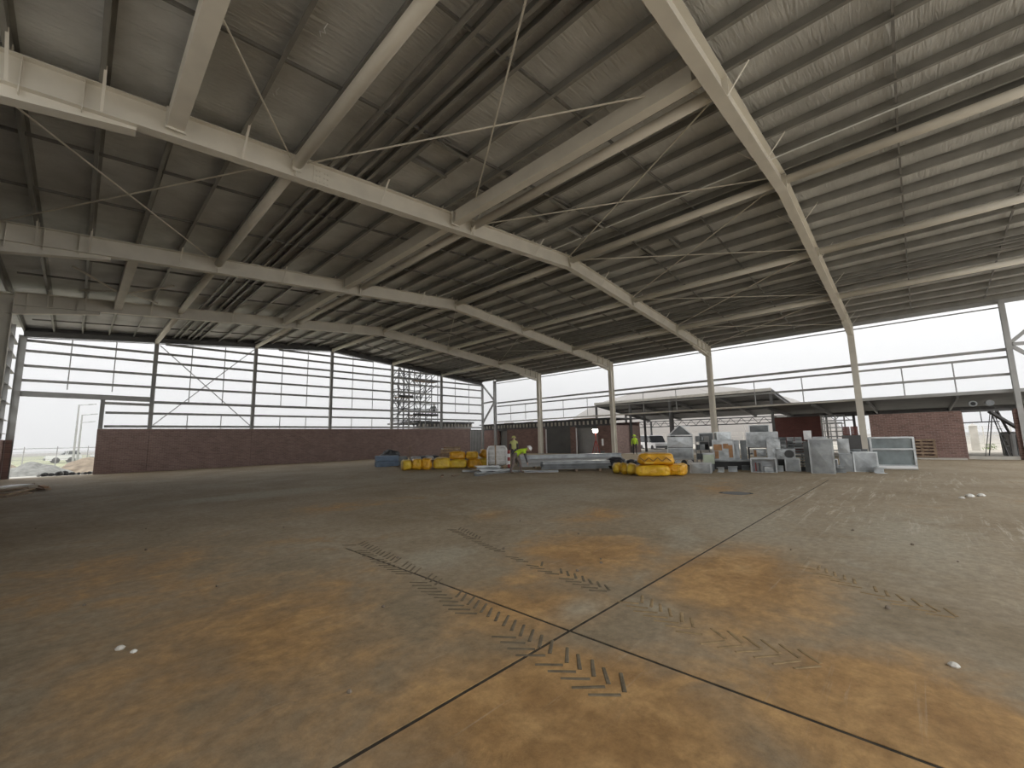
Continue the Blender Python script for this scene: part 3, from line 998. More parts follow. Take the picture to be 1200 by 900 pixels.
def car(x, y, z, rz, label, m, L_=4.6, H=1.75):
    t = thing('parked_car', (x, y, z), rz, label, 'car')
    W = 1.8
    hl = L_ / 2
    out = [(-hl, .35), (-hl + .05, .85), (-hl + 1.15, .98), (-hl + 1.2, 1.0), (hl - .1, 1.02), (hl, .8), (hl - .02, .35)]
    lpart('body', MB().poly([(a, 0, b) for a, b in out], (0, W, 0)), m, t)
    cab = [(-hl + 1.1, .98), (-hl + 1.75, H - .04), (hl - .35, H), (hl - .08, 1.0)]
    lpart('roof', MB().poly([(-hl + 1.7, 0, H - .06), (-hl + 1.8, 0, H), (hl - .4, 0, H + .02), (hl - .33, 0, H - .06)], (0, W - .2, 0)), m, t)
    g = MB().poly([(a, 0, b - .03) for a, b in cab], (0, W - .12, 0))
    lpart('window_band', g, CARGLASS, t)
    for s in (-1, 1):
        for xx in (-hl + .85, hl - .85):
            w_ = MB().lathe([(.2, -.1), (.34, -.1), (.36, 0), (.34, .1), (.2, .1)], 16)
            w_.v = [Vector((v.x, v.z, v.y)) for v in w_.v]
            wo = lpart('wheel', w_, TYRE, t)
            wo.location = (xx, s * (W / 2 - .08), .36)
        for xx in (-hl + 1.75, .1, hl - .4):
            lpart('pillar', MB().bar((xx, s * (W / 2 - .05), .98), (xx + (.1 if xx > 0 else 0), s * (W / 2 - .1), H - .02), .09, .05), m, t)
    lpart('bumper', MB().box(-hl - .06, -hl + .1, -.85, .85, .38, .6), DARK_ST, t)
    return t


car(47.2, 22.3, -.24, math.radians(50), 'white four-wheel-drive parked beyond the steel posts', WHITE, 4.6, 1.8)
car(-.8, 75, -.2, 0.1, 'pale car in the fog behind the fence, clear of the lamps', WHITE, 3.0, 1.5)
car(3.2, 79, -.2, 0.2, 'pale car in the fog just behind the street lamps', WHITE, 3.0, 1.6)

# yard behind the side door opening
t = thing('gate_post', (44.9, -2.99, -.27), 0, 'thick pale gate pier standing in the yard beyond the side opening', 'post')
lpart('shaft', MB().box(-.2, .2, -.2, .2, 0, 2.0), KERB, t)
lpart('cap', MB().add([(-.24, -.24, 2.0), (.24, -.24, 2.0), (.24, .24, 2.0), (-.24, .24, 2.0), (0, 0, 2.2)], [(3, 2, 1, 0), (0, 1, 4), (1, 2, 4), (2, 3, 4), (3, 0, 4)]), KERB, t)
t = thing('yard_fence', (52, 5, -.27), 0, 'light mesh fence across the yard behind the pier', 'fence')
for k in range(28):
    lpart('post', MB().tube((0, -18 + k * 1.5, 0), (0, -18 + k * 1.5, 2.0), .03, 6), KERB, t)
for z in (.3, .6, .9, 1.2, 1.5, 1.8, 1.95):
    lpart('wire', MB().tube((0, -18, z), (0, 22.5, z), .014, 5), KERB, t)
t = thing('stepladder', (34.36, -3.07, -.01), face_cam(34.36, -3.07, 1.25), 'tall open stepladder standing in the side opening', 'ladder')
for s in (-1, 1):
    lpart('stile', MB().bar((s * .22, -.45, 0), (s * .12, -.02, 2.42), .06, .03), DARK_ST, t)
    lpart('back_leg', MB().bar((s * .22, .45, 0), (s * .12, .02, 2.42), .045, .03), DARK_ST, t)
for k in range(7):
    q = (k + 1) / 8
    lpart('tread', MB().box(-.21 + .09 * q, .21 - .09 * q, -.45 + .43 * q - .05, -.45 + .43 * q + .05, 2.42 * q, 2.42 * q + .025), DARK_ST, t)
lpart('top_cap', MB().box(-.14, .14, -.1, .1, 2.42, 2.46), DARK_ST, t)
t = thing('rubbish_bin', (35.81, -3.69, -.01), face_cam(35.8, -3.7), 'dark green ribbed bin behind the stepladder', 'bin')
lpart('body', MB().lathe([(.29, 0), (.31, .05), (.33, 1.2), (.35, 1.22), (.35, 1.28)], 20), GREY_ST, t)
lpart('lid', MB().lathe([(.355, 1.28), (.33, 1.33), (.1, 1.36)], 20), DARK_ST, t)
for k in range(8):
    a = math.pi * 2 * k / 8
    lpart('rib', MB().bar((.315 * math.cos(a), .315 * math.sin(a), .08), (.335 * math.cos(a), .335 * math.sin(a), 1.18), .03, .03), DARK_ST, t)
t = thing('leaning_prop', (35.3, -3.9, 0), 0, 'dark raking steel prop leaning against the lintel beside the bin', 'prop')
wpart('tube', MB().bar((34.9, -4.35, 1.1), (33.3, -2.9, 2.44), .16, .12), DARK_ST, t)
wpart('tube', MB().bar((34.6, -3.6, 1.25), (33.6, -3.2, 2.44), .09, .09), DARK_ST, t)
wpart('foot', MB().bar((34.9, -4.35, 0), (34.9, -4.35, 1.1), .1, .1), DARK_ST, t)
t = thing('hand_rail', (36.8, -2.6, 0), 0, 'dark pipe rail crossing the side opening', 'rail')
wpart('rail', MB().tube((37.5, -1.2, 1.9), (37.5, -3.6, 1.95), .035, 8), DARK_ST, t)
for y in (-1.3, -2.1, -2.9, -3.5):
    wpart('hanger', MB().tube((37.5, y, 1.92), (37.5, y, 2.85), .02, 6), DARK_ST, t)


def shrub(x, y, r, h, label):
    t = thing('shrub', (x, y, -.2), 0, label, 'shrub')
    mb = MB()
    for k in range(160):
        a, q, z = rnd.uniform(0, 6.28), rnd.random() ** .5 * r, rnd.random() * h
        c = Vector((q * math.cos(a) * (1 - .5 * z / h), q * math.sin(a) * (1 - .5 * z / h), z))
        d = Vector((rnd.uniform(-1, 1), rnd.uniform(-1, 1), rnd.uniform(-.2, 1))).normalized() * .13
        s = d.cross(Vector((0, 0, 1))).normalized() * .05
        mb.add([c - s, c + d * .5 - s * .2, c + d, c + d * .5 + s * 1.2], [(0, 1, 2, 3)])
    tag(lpart('foliage', mb, LEAF, t), kind='stuff')
    lpart('stem', MB().tube((0, 0, 0), (0, 0, h * .6), .03, 6), TIMBER_D, t)


shrub(46.5, -3.8, .5, .55, 'low green shrub beside the pale gate pier')
shrub(48.9, 26.6, .9, 1.7, 'pale green shrub behind the white four-wheel-drive')

# ================================================================== props on the slab
def blob(w, d, h, n=4.5, amp=.03, seed=0.0, sub=14):
    mb = MB()
    faces = []
    idx = {}

    def vert(p):
        k = (round(p[0], 4), round(p[1], 4), round(p[2], 4))
        if k not in idx:
            q = (abs(p[0]) ** n + abs(p[1]) ** n + abs(p[2]) ** n) ** (-1 / n)
            v = Vector((p[0] * q * w / 2, p[1] * q * d / 2, p[2] * q * h / 2))
            a = noise.noise(Vector((v.x * 3.1 + seed, v.y * 3.1, v.z * 4))) + .5 * noise.noise(Vector((v.x * 9 + seed, v.y * 9, v.z * 9)))
            v += v.normalized() * a * amp
            v.z = max(v.z, -h / 2) + h / 2
            idx[k] = len(mb.v)
            mb.v.append(v)
        return idx[k]
    g = [-1 + 2 * i / sub for i in range(sub + 1)]
    for ax in range(3):
        for s in (-1, 1):
            for i in range(sub):
                for j in range(sub):
                    q = []
                    for (a, b) in ((g[i], g[j]), (g[i + 1], g[j]), (g[i + 1], g[j + 1]), (g[i], g[j + 1])):
                        p = [0, 0, 0]
                        p[ax] = s
                        p[(ax + 1) % 3] = a
                        p[(ax + 2) % 3] = b
                        q.append(vert(p))
                    mb.f.append(tuple(q))
    mb.smooth = True
    return mb


def bale(x, y, z, w, d, h, label, group, m=YELLOW, extra=0.0, seed=0.0, roll=False, zig=False, tilt=0.0):
    t = thing('insulation_bale', (x, y, z), face_cam(x, y, extra), label, 'bale', group)
    if tilt:
        t.rotation_euler = (0, tilt, face_cam(x, y, extra))
    lpart('wrapped_body', blob(w, d, h, 2.6 if roll else 4.6, .05, seed, 16), m, t)
    for s in (-.28, .28):
        pts = [(-.0, 0)]
        fr = MB()
        a, b = d / 2 + .006, h / 2 + .006
        if roll:
            continue
        for (p, q) in (((s * w, -a * .94, .04), (s * w, -a * .94, h - .06)), ((s * w, -a * .9, h - .01), (s * w, a * .9, h - .01)), ((s * w, a * .94, .04), (s * w, a * .94, h - .06))):
            fr = MB().bar(p, q, .03, .012, up=(1, 0, 0))
            lpart('band', fr, YELLOW2 if m is not YELLOW2 else YELLOW3, t)
    if zig:
        mb = MB()
        n = 7
        for k in range(n):
            xa, xb = -.42 * w + k * .84 * w / n, -.42 * w + (k + 1) * .84 * w / n
            za, zb = (.32 * h, .62 * h) if k % 2 else (.62 * h, .32 * h)
            mb.bar((xa, -d / 2 - .012, za), (xb, -d / 2 - .012, zb), .012, .035)
        lpart('zigzag_print', mb, PRINT, t)
        lpart('label_patch', MB().box(-.3 * w, -.05 * w, -d / 2 - .02, -d / 2 - .008, .12 * h, .24 * h), YELLOW3, t)
    return t


GL, GR = 'yellow insulation bales before the brick end wall', 'yellow insulation bales near the long steel bundles'
bale(12.75, 20.35, 0, .55, 1.0, .55, 'yellow bale at the free end of the long row, toward the brick wall', GL, YELLOW3, .1, 1)
bale(13.2, 20.05, 0, .55, 1.0, .58, 'yellow bale second from the free end of the long row', GL, YELLOW, .0, 2)
bale(13.66, 19.74, 0, .54, 1.0, .60, 'yellow bale third from the free end of the long row', GL, YELLOW2, -.1, 3)
bale(14.3, 19.25, 0, .9, .9, .60, 'wide yellow bale on the floor in the middle of the long row', GL, YELLOW3, .05, 4)
bale(15.15, 18.85, 0, .98, .9, .48, 'yellow bale on the floor carrying a boxy amber bale', GL, YELLOW3, .0, 5)
bale(15.3, 19.1, .48, .92, .8, .44, 'boxy amber bale stacked on the middle of the long row', GL, YELLOW2, .0, 6)
bale(15.76, 18.15, 0, .75, .8, .48, 'amber bale on the floor next to the low yellow one', GL, YELLOW2, .1, 7)
bale(15.88, 18.5, .48, .66, .7, .42, 'amber bale in the upper layer, between the boxy and the tipped bales', GL, YELLOW, -.1, 8)
bale(16.4, 17.95, 0, .66, .8, .5, 'yellow bale on the floor closest to the white sack', GL, YELLOW3, .2, 9)
bale(16.42, 18.1, .5, .62, .6, .45, 'tipped yellow bale perched on top beside the white sack', GL, YELLOW2, .3, 10, tilt=.45)
bale(16.35, 9.48, 0, .38, .8, .46, 'slim yellow roll at the end facing the black plastic', GR, YELLOW3, .0, 11, True)
bale(16.22, 9.05, 0, .36, .8, .45, 'slim yellow roll between two other rolls', GR, YELLOW, .0, 12, True)
bale(16.1, 8.63, 0, .44, .8, .46, 'yellow roll touching the big stacked bales', GR, YELLOW3, .0, 13, True)
bale(15.98, 7.7, 0, 1.3, .8, .43, 'big yellow bale on the floor under the zigzag printed one', GR, YELLOW, .0, 14, zig=False)
bale(16.72, 7.05, 0, .75, .9, .45, 'yellow bale on the floor beside a grey duct box', GR, YELLOW2, -.25, 15)
bale(16.25, 7.66, .43, 1.36, .85, .46, 'big yellow bale with dark zigzag print lying on top', GR, YELLOW2, .0, 16, zig=True)

# crates, piles
def crate(x, y, z, w, d, h, label, m=BLUEG):
    t = thing('plastic_crate', (x, y, z), face_cam(x, y, .15), label, 'crate', 'blue-grey crates by the brick wall')
    lpart('body', MB().box(-w / 2 + .02, w / 2 - .02, -d / 2 + .02, d / 2 - .02, 0.0, h - .02), m, t)
    for k in range(3):
        z0 = .04 + k * (h - .06) / 3
        lpart('rib', MB().box(-w / 2, w / 2, -d / 2, d / 2, z0, z0 + .05), m, t)
    for k in range(4):
        xx = -w / 2 + .03 + k * (w - .09) / 3
        lpart('corner_rib', MB().box(xx, xx + .03, -d / 2 - .005, -d / 2 + .03, .02, h - .02), m, t)


crate(13.6, 24.5, 0, .85, .8, .35, 'blue-grey crate on the floor at the free end of the crate row')
crate(13.62, 24.55, .35, .83, .8, .34, 'blue-grey crate stacked at the free end of the crate row')
crate(14.3, 24.5, 0, .7, .8, .33, 'blue-grey crate on the floor in the middle of the row')
crate(14.3, 24.5, .33, .7, .8, .34, 'blue-grey crate stacked in the middle of the row')
crate(15.05, 24.7, 0, .75, .8, .58, 'dark tall crate next to the blue-grey ones', DUCT_D)
t = thing('black_sheet_heap', (15.2, 26.3, 0), 0, 'rumpled black plastic heap behind the blue-grey crates', 'heap')
lpart('fold', blob(1.3, .9, .95, 2.5, .12, 4), BLACKP, t)
t = thing('timber_stake', (16.11, 25.31, 0), 0, 'lone dark stake standing beside the crates', 'stake')
lpart('shaft', MB().bar((0, 0, 0), (.03, 0, 1.2), .06, .05), TIMBER_D, t)
lpart('foot', MB().box(-.2, .2, -.2, .2, 0, .05), TIMBER_D, t)
t = thing('sack_heap', (18.6, 27.0, 0), 0, 'dark heap of bags between the crates and the plank pile', 'heap')
for k in range(4):
    o = lpart('bag', blob(.8, .6, .42, 3.5, .05, k), BLACKP if k % 2 else GREY_ST, t)
    o.location = (-.9 + k * .55, .1 * (k % 2), 0)
t = thing('plank_pile', (20.6, 26.4, 0), face_cam(20.6, 26.4, .1), 'untidy brown pile of planks and boards by the brick wall', 'timber pile')
for lay in range(9):
    for q in range(3):
        wv = 2.1 - .12 * lay
        o = lpart('plank', MB().box(-wv / 2, wv / 2, -.12, .12, 0, .1), (TIMBER_D, CARDB, TIMBER, MESHW)[(lay * 2 + q) % 4] if lay > 4 else (TIMBER_D, CARDB, TIMBER_D)[q], t)
        o.location = (rnd.uniform(-.2, .2), -.3 + q * .3, lay * .115)
        o.rotation_euler = (rnd.uniform(-.03, .03), rnd.uniform(-.04, .04), rnd.uniform(-.2, .2))

# white bulk sack, barrier post, stake, flat steel
t = thing('bulk_sack', (15.95, 16.5, 0), face_cam(15.95, 16.5), 'white woven bulk sack on a pallet behind the bending worker', 'sack')
for (a, b) in ((-.45, -.33), (-.06, .06), (.33, .45)):
    lpart('pallet_runner', MB().box(a, b, -.45, .45, 0, .1), TIMBER, t)
lpart('pallet_deck', MB().box(-.5, .5, -.48, .48, .1, .14), TIMBER, t)
o = lpart('sack_body', blob(1.02, .95, 1.02, 5, .02, 3), MESHW, t)
o.location = (0, 0, .14)
for z in (.42, .7, .95):
    lpart('strap', MB().box(-.505, .505, -.485, -.47, z, z + .03), WHITE, t)
lpart('top_hem', MB().box(-.46, .46, -.44, .44, 1.13, 1.19), WHITE, t)
fr = [(-.52, -.52, .2), (-.52, -.52, .98), (-.46, -.52, 1.12), (-.36, -.52, 1.18), (.36, -.52, 1.18), (.46, -.52, 1.12), (.52, -.52, .98), (.52, -.52, .2)]
mb = MB()
for a_, b_ in zip(fr[:-1], fr[1:]):
    mb.tube(a_, b_, .04, 8)
lpart('tube_frame', mb, WHITE, t)
t = thing('barrier_post', (15.72, 15.39, 0), 0, 'red and white banded barrier post beside the white sack', 'post')
for k in range(5):
    lpart('band', MB().lathe([(.07, .08 + k * .18), (.07, .26 + k * .18)], 10), RED if k % 2 == 0 else WHITE, t)
lpart('base', MB().lathe([(.2, 0), (.19, .06), (.08, .09)], 12), TYRE, t)
t = thing('timber_stake', (15.6, 16.9, 0), 0, 'thin timber stake standing at the edge of the white sack', 'stake')
lpart('shaft', MB().bar((-.25, -.9, 0), (-.25, -.9, 1.25), .05, .05), TIMBER, t)
lpart('foot', MB().box(-.4, -.1, -1.05, -.75, 0, .04), TIMBER, t)
for k, (x, y, L_, a, lab) in enumerate(((12.9, 14.2, 1.6, .5, 'flat silver sheet strip closest to the boots of the bending worker'), (13.4, 14.35, 1.8, .1, 'flat silver sheet strip lying skewed before the white sack'), (14.4, 15.4, 2.0, -.3, 'long silver strip lying between the bales and the white sack'),
                                   (14.9, 13.6, 1.9, -.9, 'silver strip lying under the bending worker, toward the bundles'), (15.2, 12.85, 1.7, -.7, 'thin silver strip lying against the long steel bundle'), (14.0, 15.9, 1.5, -.5, 'short silver strip lying close to the yellow bales'))):
    t = thing('steel_strip', (x, y, 0), a + math.pi / 4 - 1.0, lab, 'steel strip', 'loose silver strips on the slab')
    lpart('strip', MB().prof(cpts(.09, .22), (-L_ / 2, 0, .045), (L_ / 2, 0, .045)), GALV, t)
    lpart('block', MB().box(-.2, -.1, -.25, .08, -.0, .012), TIMBER, t)
t = thing('strip_stack', (13.65, 14.7, 0), face_cam(13.65, 14.7, .1), 'low stack of crumpled silver sheets before the white sack', 'steel stack')
for k in range(7):
    o = lpart('sheet', MB().box(-.55, .55, -.3, .3, 0, .035), (GALV, GALV_M, DUCT_W)[k % 3], t)
    o.location = (rnd.uniform(-.12, .12), rnd.uniform(-.06, .06), k * .05)
    o.rotation_euler = (0, 0, rnd.uniform(-.25, .25))


def bundle(p0, p1, cols, rows, wdt, hgt, label, m, z0=.1):
    p0, p1 = Vector(p0), Vector(p1)
    c = (p0 + p1) / 2
    d = p1 - p0
    t = thing('steel_bundle', (c.x, c.y, 0), math.atan2(d.y, d.x), label, 'steel bundle', 'bundles of long steel sections')
    L_ = d.length
    for r in range(rows):
        for k in range(cols):
            off = rnd.uniform(-.08, .08)
            lpart('channel', MB().prof(cpts(hgt, wdt * .93), (-L_ / 2 + off, (k - cols / 2) * wdt + wdt, z0 + hgt / 2 + r * (hgt + .004)), (L_ / 2 + off, (k - cols / 2) * wdt + wdt, z0 + hgt / 2 + r * (hgt + .004))), m if r < rows - 1 else GALV_M, t)
    for x in (-L_ * .35, 0, L_ * .35):
        lpart('bearer', MB().box(x - .05, x + .05, -cols * wdt / 2 - .08, cols * wdt / 2 + .1, 0, z0), TIMBER_D, t)
    return t


bundle((16.4, 15.3), (20.6, 11.75), 5, 3, .12, .19, 'tall long bundle of grey galvanised channels nearest the brick rooms', GREY_ST)
bundle((15.55, 13.0), (17.7, 10.7), 5, 3, .12, .12, 'lower bundle of grey channels with dark hollow ends', DUCT_D)
t = thing('black_sheet_heap', (18.25, 10.6, 0), 0, 'crumpled black plastic thrown over the bundle ends', 'heap')
lpart('fold', blob(1.0, .9, .56, 2.4, .13, 9), BLACKP, t)
o = lpart('fold', blob(.9, .7, .40, 2.4, .12, 19), BLACKP, t)
o.location = (.75, -.55, 0)
bundle((18.9, 12.2), (21.4, 10.1), 3, 1, .14, .12, 'thin white-edged channels lying past the black plastic', DUCT_W, .2)

# red work lamp
t = thing('work_lamp', (27.0, 17.3, 0), face_cam(27, 17.3), 'lit work lamp on a red tripod in front of the brick rooms', 'work lamp')
for k in range(3):
    a = k * 2.094 + .5
    lpart('leg', MB().bar((.42 * math.cos(a), .42 * math.sin(a), 0), (.05 * math.cos(a), .05 * math.sin(a), 1.25), .05, .05), RED, t)
lpart('mast', MB().tube((0, 0, .5), (0, 0, 1.95), .035, 8), RED, t)
lpart('brace', MB().lathe([(.2, .55), (.22, .55), (.22, .58), (.2, .58)], 12), RED, t)
hd = lpart('lamp_head', MB().box(-.2, .2, -.08, .08, 1.86, 2.14), DARK_ST, t)
lpart('lens', MB().box(-.17, .17, -.1, -.082, 1.89, 2.11), LAMP_E, hd)
lpart('generator', MB().box(.3, .62, -.2, .2, .0, .5), DARK_ST, t)
lpart('tank', MB().box(.42, .56, -.24, -.2, .9, 1.4), WHITE, t)
ld = bpy.data.lights.new('work_lamp_light', 'SPOT')
ld.energy = 40
ld.color = (1, .93, .75)
ld.spot_size = 2.2
ld.spot_blend = .8
ld.shadow_soft_size = .12
lo = bpy.data.objects.new('bulb', ld)
COL.objects.link(lo)
lo.parent = t
lo.location = (0, -.14, 2.0)
lo.rotation_euler = (math.radians(75), 0, 0)


# ------------------------------------------------------------------ ducts
def dbox(name, x, y, z, w, d, h, label, m=GALV, extra=0.0, front='panel', flange=True, cat='duct', group='sheet-metal duct pieces stacked by the side wall', tilt=0.0):
    t = thing(name, (x, y, z), face_cam(x, y, extra), label, cat, group)
    if tilt:
        t.rotation_euler = (tilt, 0, face_cam(x, y, extra))
    a, b = w / 2, d / 2
    if front == 'open':
        th = .02
        mb = MB().add([(-a, -b, 0), (a, -b, 0), (a, -b, h), (-a, -b, h), (-a, b, 0), (a, b, 0), (a, b, h), (-a, b, h),
                       (-a + th, -b, th), (a - th, -b, th), (a - th, -b, h - th), (-a + th, -b, h - th), (-a + th, b - th, th), (a - th, b - th, th), (a - th, b - th, h - th), (-a + th, b - th, h - th)],
                      [(0, 1, 9, 8), (1, 2, 10, 9), (2, 3, 11, 10), (3, 0, 8, 11), (8, 9, 13, 12), (9, 10, 14, 13), (10, 11, 15, 14), (11, 8, 12, 15), (12, 13, 14, 15),
                       (0, 4, 5, 1), (1, 5, 6, 2), (2, 6, 7, 3), (3, 7, 4, 0), (4, 7, 6, 5)])
        lpart('casing', mb, m, t)
    else:
        lpart('casing', MB().box(-a, a, -b, b, 0, h), m, t)
        k = .012
        lpart('front_panel', MB().add([(-a + .02, -b - .001, .02), (a - .02, -b - .001, .02), (a - .02, -b - .001, h - .02), (-a + .02, -b - .001, h - .02), (0, -b - k - .004, h / 2)],
                                      [(0, 1, 4), (1, 2, 4), (2, 3, 4), (3, 0, 4)]), m, t)
    if flange:
        for yy in (-b, b):
            f = .035
            mb = MB().add([(-a - f, yy - .008, -0.0), (a + f, yy - .008, -0.0), (a + f, yy - .008, h + f), (-a - f, yy - .008, h + f), (-a + .01, yy - .008, .012), (a - .01, yy - .008, .012), (a - .01, yy - .008, h - .01), (-a + .01, yy - .008, h - .01),
                           (-a - f, yy + .008, -0.0), (a + f, yy + .008, -0.0), (a + f, yy + .008, h + f), (-a - f, yy + .008, h + f), (-a + .01, yy + .008, .012), (a - .01, yy + .008, .012), (a - .01, yy + .008, h - .01), (-a + .01, yy + .008, h - .01)],
                          [(0, 1, 5, 4), (1, 2, 6, 5), (2, 3, 7, 6), (3, 0, 4, 7), (8, 12, 13, 9), (9, 13, 14, 10), (10, 14, 15, 11), (11, 15, 12, 8),
                           (0, 8, 9, 1), (1, 9, 10, 2), (2, 10, 11, 3), (3, 11, 8, 0), (4, 5, 13, 12), (5, 6, 14, 13), (6, 7, 15, 14), (7, 4, 12, 15)])
            lpart('flange', mb, GALV, t)
    return t


def pallet(x, y, w, d, label, extra=0.0, z=0.0, h=.14):
    t = thing('pallet', (x, y, z), face_cam(x, y, extra), label, 'pallet')
    for k in range(3):
        xx = (-.5 + k * .5) * (w - .1)
        lpart('runner', MB().box(xx - .05, xx + .05, -d / 2, d / 2, 0, h - .025), TIMBER_D, t)
    n = 6
    for k in range(n):
        yy = -d / 2 + .05 + k * (d - .1) / (n - 1)
        lpart('deck_board', MB().box(-w / 2, w / 2, yy - .045, yy + .045, h - .025, h), TIMBER_D, t)
    return t


# gabled stack
t = thing('duct_trolley', (21.3, 8.7, 0), face_cam(21.3, 8.7), 'low dark trolley with round duct rings under the gabled stack', 'trolley')
lpart('deck', MB().box(-.6, .6, -.5, .5, .36, .43), GREY_ST, t)
for k in range(4):
    w_ = MB().lathe([(.07, -.04), (.13, -.04), (.13, .04), (.07, .04)], 14)
    w_.v = [Vector((v.x, v.z, v.y)) for v in w_.v]
    o = lpart('ring', w_, (TYRE, GALV, TYRE, WHITE)[k], t)
    o.location = (-.42 + k * .28, -.48, .22)
for sx in (-1, 1):
    for sy in (-.38, .45):
        lpart('leg', MB().box(sx * .55 - .04, sx * .55 + .04, sy - .04, sy + .04, 0, .36), DARK_ST, t)
lpart('shelf', MB().box(-.58, .58, -.4, .48, .04, .08), DARK_ST, t)
dbox('duct_box', 21.3, 8.7, .43, 1.12, .9, .48, 'wide silver duct box at the bottom of the gabled stack', GALV_M)
t = dbox('duct_box', 21.3, 8.68, .97, 1.12, .9, .50, 'wide silver duct box in the middle of the gabled stack', GALV)
lpart('dark_gap_strip', MB().box(-.57, .57, -.465, .465, -.03, .0), TYRE, t)  # shade in the gaps of the stack painted as dark strips
lpart('dark_gap_strip', MB().box(-.57, .57, -.465, .465, .51, .545), TYRE, t)
t = thing('gabled_cowl', (21.32, 8.65, 1.54), face_cam(21.3, 8.65), 'dark gabled sheet-metal cowl topping the duct stack', 'cowl', 'sheet-metal duct pieces stacked by the side wall')
lpart('body', MB().poly([(-.55, 0, 0), (.55, 0, 0), (.06, 0, .48), (-.06, 0, .48)], (0, .8, 0)), DUCT_D, t)
for s in (-1, 1):
    lpart('edge_trim', MB().bar((s * .56, -.41, .01), (s * .05, -.41, .49), .03, .05), GALV, t)
    lpart('edge_trim', MB().bar((s * .56, .41, .01), (s * .05, .41, .49), .03, .05), GALV, t)
lpart('base_trim', MB().box(-.58, .58, -.43, -.39, 0, .035), GALV, t)
lpart('handle', MB().bar((.1, .1, .48), (.5, .3, .46), .03, .03), GALV, t)

dbox('duct_box', 18.14, 6.59, 0, .74, .5, .38, 'small grey duct box on the slab beside the yellow bales', GALV_M, -.1)
t = thing('duct_crate', (19.38, 6.68, 0), face_cam(19.38, 6.68), 'greenish square duct cap standing on a small block', 'duct', 'sheet-metal duct pieces stacked by the side wall')
lpart('block', MB().box(-.2, .2, -.2, .2, 0, .31), DUCT_D, t)
lpart('cap', MB().box(-.22, .22, -.25, .25, .31, .75), mat('greenish_galvanised', (.33, .37, .29), .5, .4), t)
lpart('rim', MB().box(-.235, .235, -.265, .265, .70, .76), GALV, t)
# jumble of fittings between the gabled stack and the cardboard-marked box
rack = thing('fitting_rack', (21.75, 7.75, 0), face_cam(21.75, 7.75), 'cluttered rack of dark duct fittings behind the greenish cap', 'rack')
for s in (-1, 1):
    for q in (-.3, .3):
        lpart('post', MB().box(s * .3 - .02, s * .3 + .02, q - .02, q + .02, 0, 1.45), GREY_ST, rack)
for z in (.35, .8, 1.2):
    lpart('shelf', MB().box(-.33, .33, -.33, .33, z, z + .03), GREY_ST, rack)
for k in range(9):
    z = (.38, .83, 1.23)[k // 3]
    xx = -.2 + (k % 3) * .2
    if k % 2:
        o = lpart('fitting', MB().lathe([(.09, 0), (.11, .03), (.11, .22), (.08, .26)], 12), (DUCT_D, GALV_M, TYRE)[k % 3], rack)
    else:
        o = lpart('fitting', MB().box(-.11, .11, -.1, .1, 0, .26), (DUCT_D, GALV_M, GREY_ST)[k % 3], rack)
    o.location = (xx, -.15, z)
dbox('duct_box', 22.75, 7.9, 1.0, .62, .5, .62, 'dark grey duct box with a bright slot behind the fitting rack', DUCT_D, .0)
t = thing('packing_table', (22.75, 7.9, 0), face_cam(22.75, 7.9), 'dark steel stand under the slotted grey box', 'stand')
lpart('top', MB().box(-.35, .35, -.3, .3, .95, 1.0), DARK_ST, t)
for sx in (-.3, .3):
    for sy in (-.25, .25):
        lpart('leg', MB().box(sx - .02, sx + .02, sy - .02, sy + .02, 0, .95), DARK_ST, t)
# black platform with cardboard-marked box
t = thing('low_platform', (20.9, 6.3, 0), face_cam(20.9, 6.3), 'low black platform with a pale edge carrying duct boxes', 'platform')
lpart('deck', MB().box(-.82, .82, -.7, .7, .36, .41), GALV_M, t)
lpart('skirt', MB().box(-.76, .76, -.6, .65, 0, .36), TYRE, t)
dbox('duct_box', 20.98, 6.55, .41, .82, .7, .87, 'silver duct box with brown cardboard patches on the low platform', DUCT_W, flange=True)
cbp = bpy.data.objects[bpy.context.scene.objects[-1].name]
t = [o for o in bpy.data.objects if o.get('label') == 'silver duct box with brown cardboard patches on the low platform'][0]
for (a, b, c, d) in ((-.39, -.05, .42, .7), (.0, .22, .5, .72), (.22, .38, .1, .66), (-.36, -.2, .05, .4)):
    lpart('cardboard_patch', MB().box(a, b, -.372, -.364, c, d), CARDB, t)
dbox('duct_box', 21.5, 6.7, 1.28, .56, .4, .36, 'crumpled pale duct piece lying on the cardboard-patched box', DUCT_W, .3)
dbox('upright_duct', 21.1, 6.02, .41, .24, .6, .87, 'narrow dull duct panel on end next to the cardboard-patched box', GALV_M, flange=False)
dbox('upright_duct', 21.32, 5.78, .41, .25, .6, .86, 'narrow dull duct panel on end at the platform edge', DUCT_D, flange=False)
# big wrapped box group
t = thing('duct_stand', (22.4, 5.25, 0), face_cam(22.4, 5.25), 'dark slatted stand under the widest wrapped duct', 'stand')
for z in (.3, .6, .9):
    lpart('shelf', MB().box(-.62, .62, -.4, .4, z, z + .04), DARK_ST, t)
for sx in (-.58, .58):
    for sy in (-.36, .36):
        lpart('leg', MB().box(sx - .03, sx + .03, sy - .03, sy + .03, 0, .94), DARK_ST, t)
dbox('duct_box', 22.4, 5.25, .94, 1.22, .8, .66, 'widest plastic-wrapped pale duct on the dark slatted stand', DUCT_W)
dbox('duct_box', 22.75, 5.42, 1.6, .76, .5, .33, 'dark flat duct lying on the widest wrapped duct', DUCT_D)
dbox('duct_box', 21.35, 5.15, .54, .45, .35, .30, 'pale small duct with a brown end sitting above the open frame box', DUCT_W)
t = [o for o in bpy.data.objects if o.get('label', '').startswith('pale small duct with a brown end')][0]
lpart('brown_end', MB().box(-.225, -.12, -.19, -.18, .0, .3), CARDB, t)
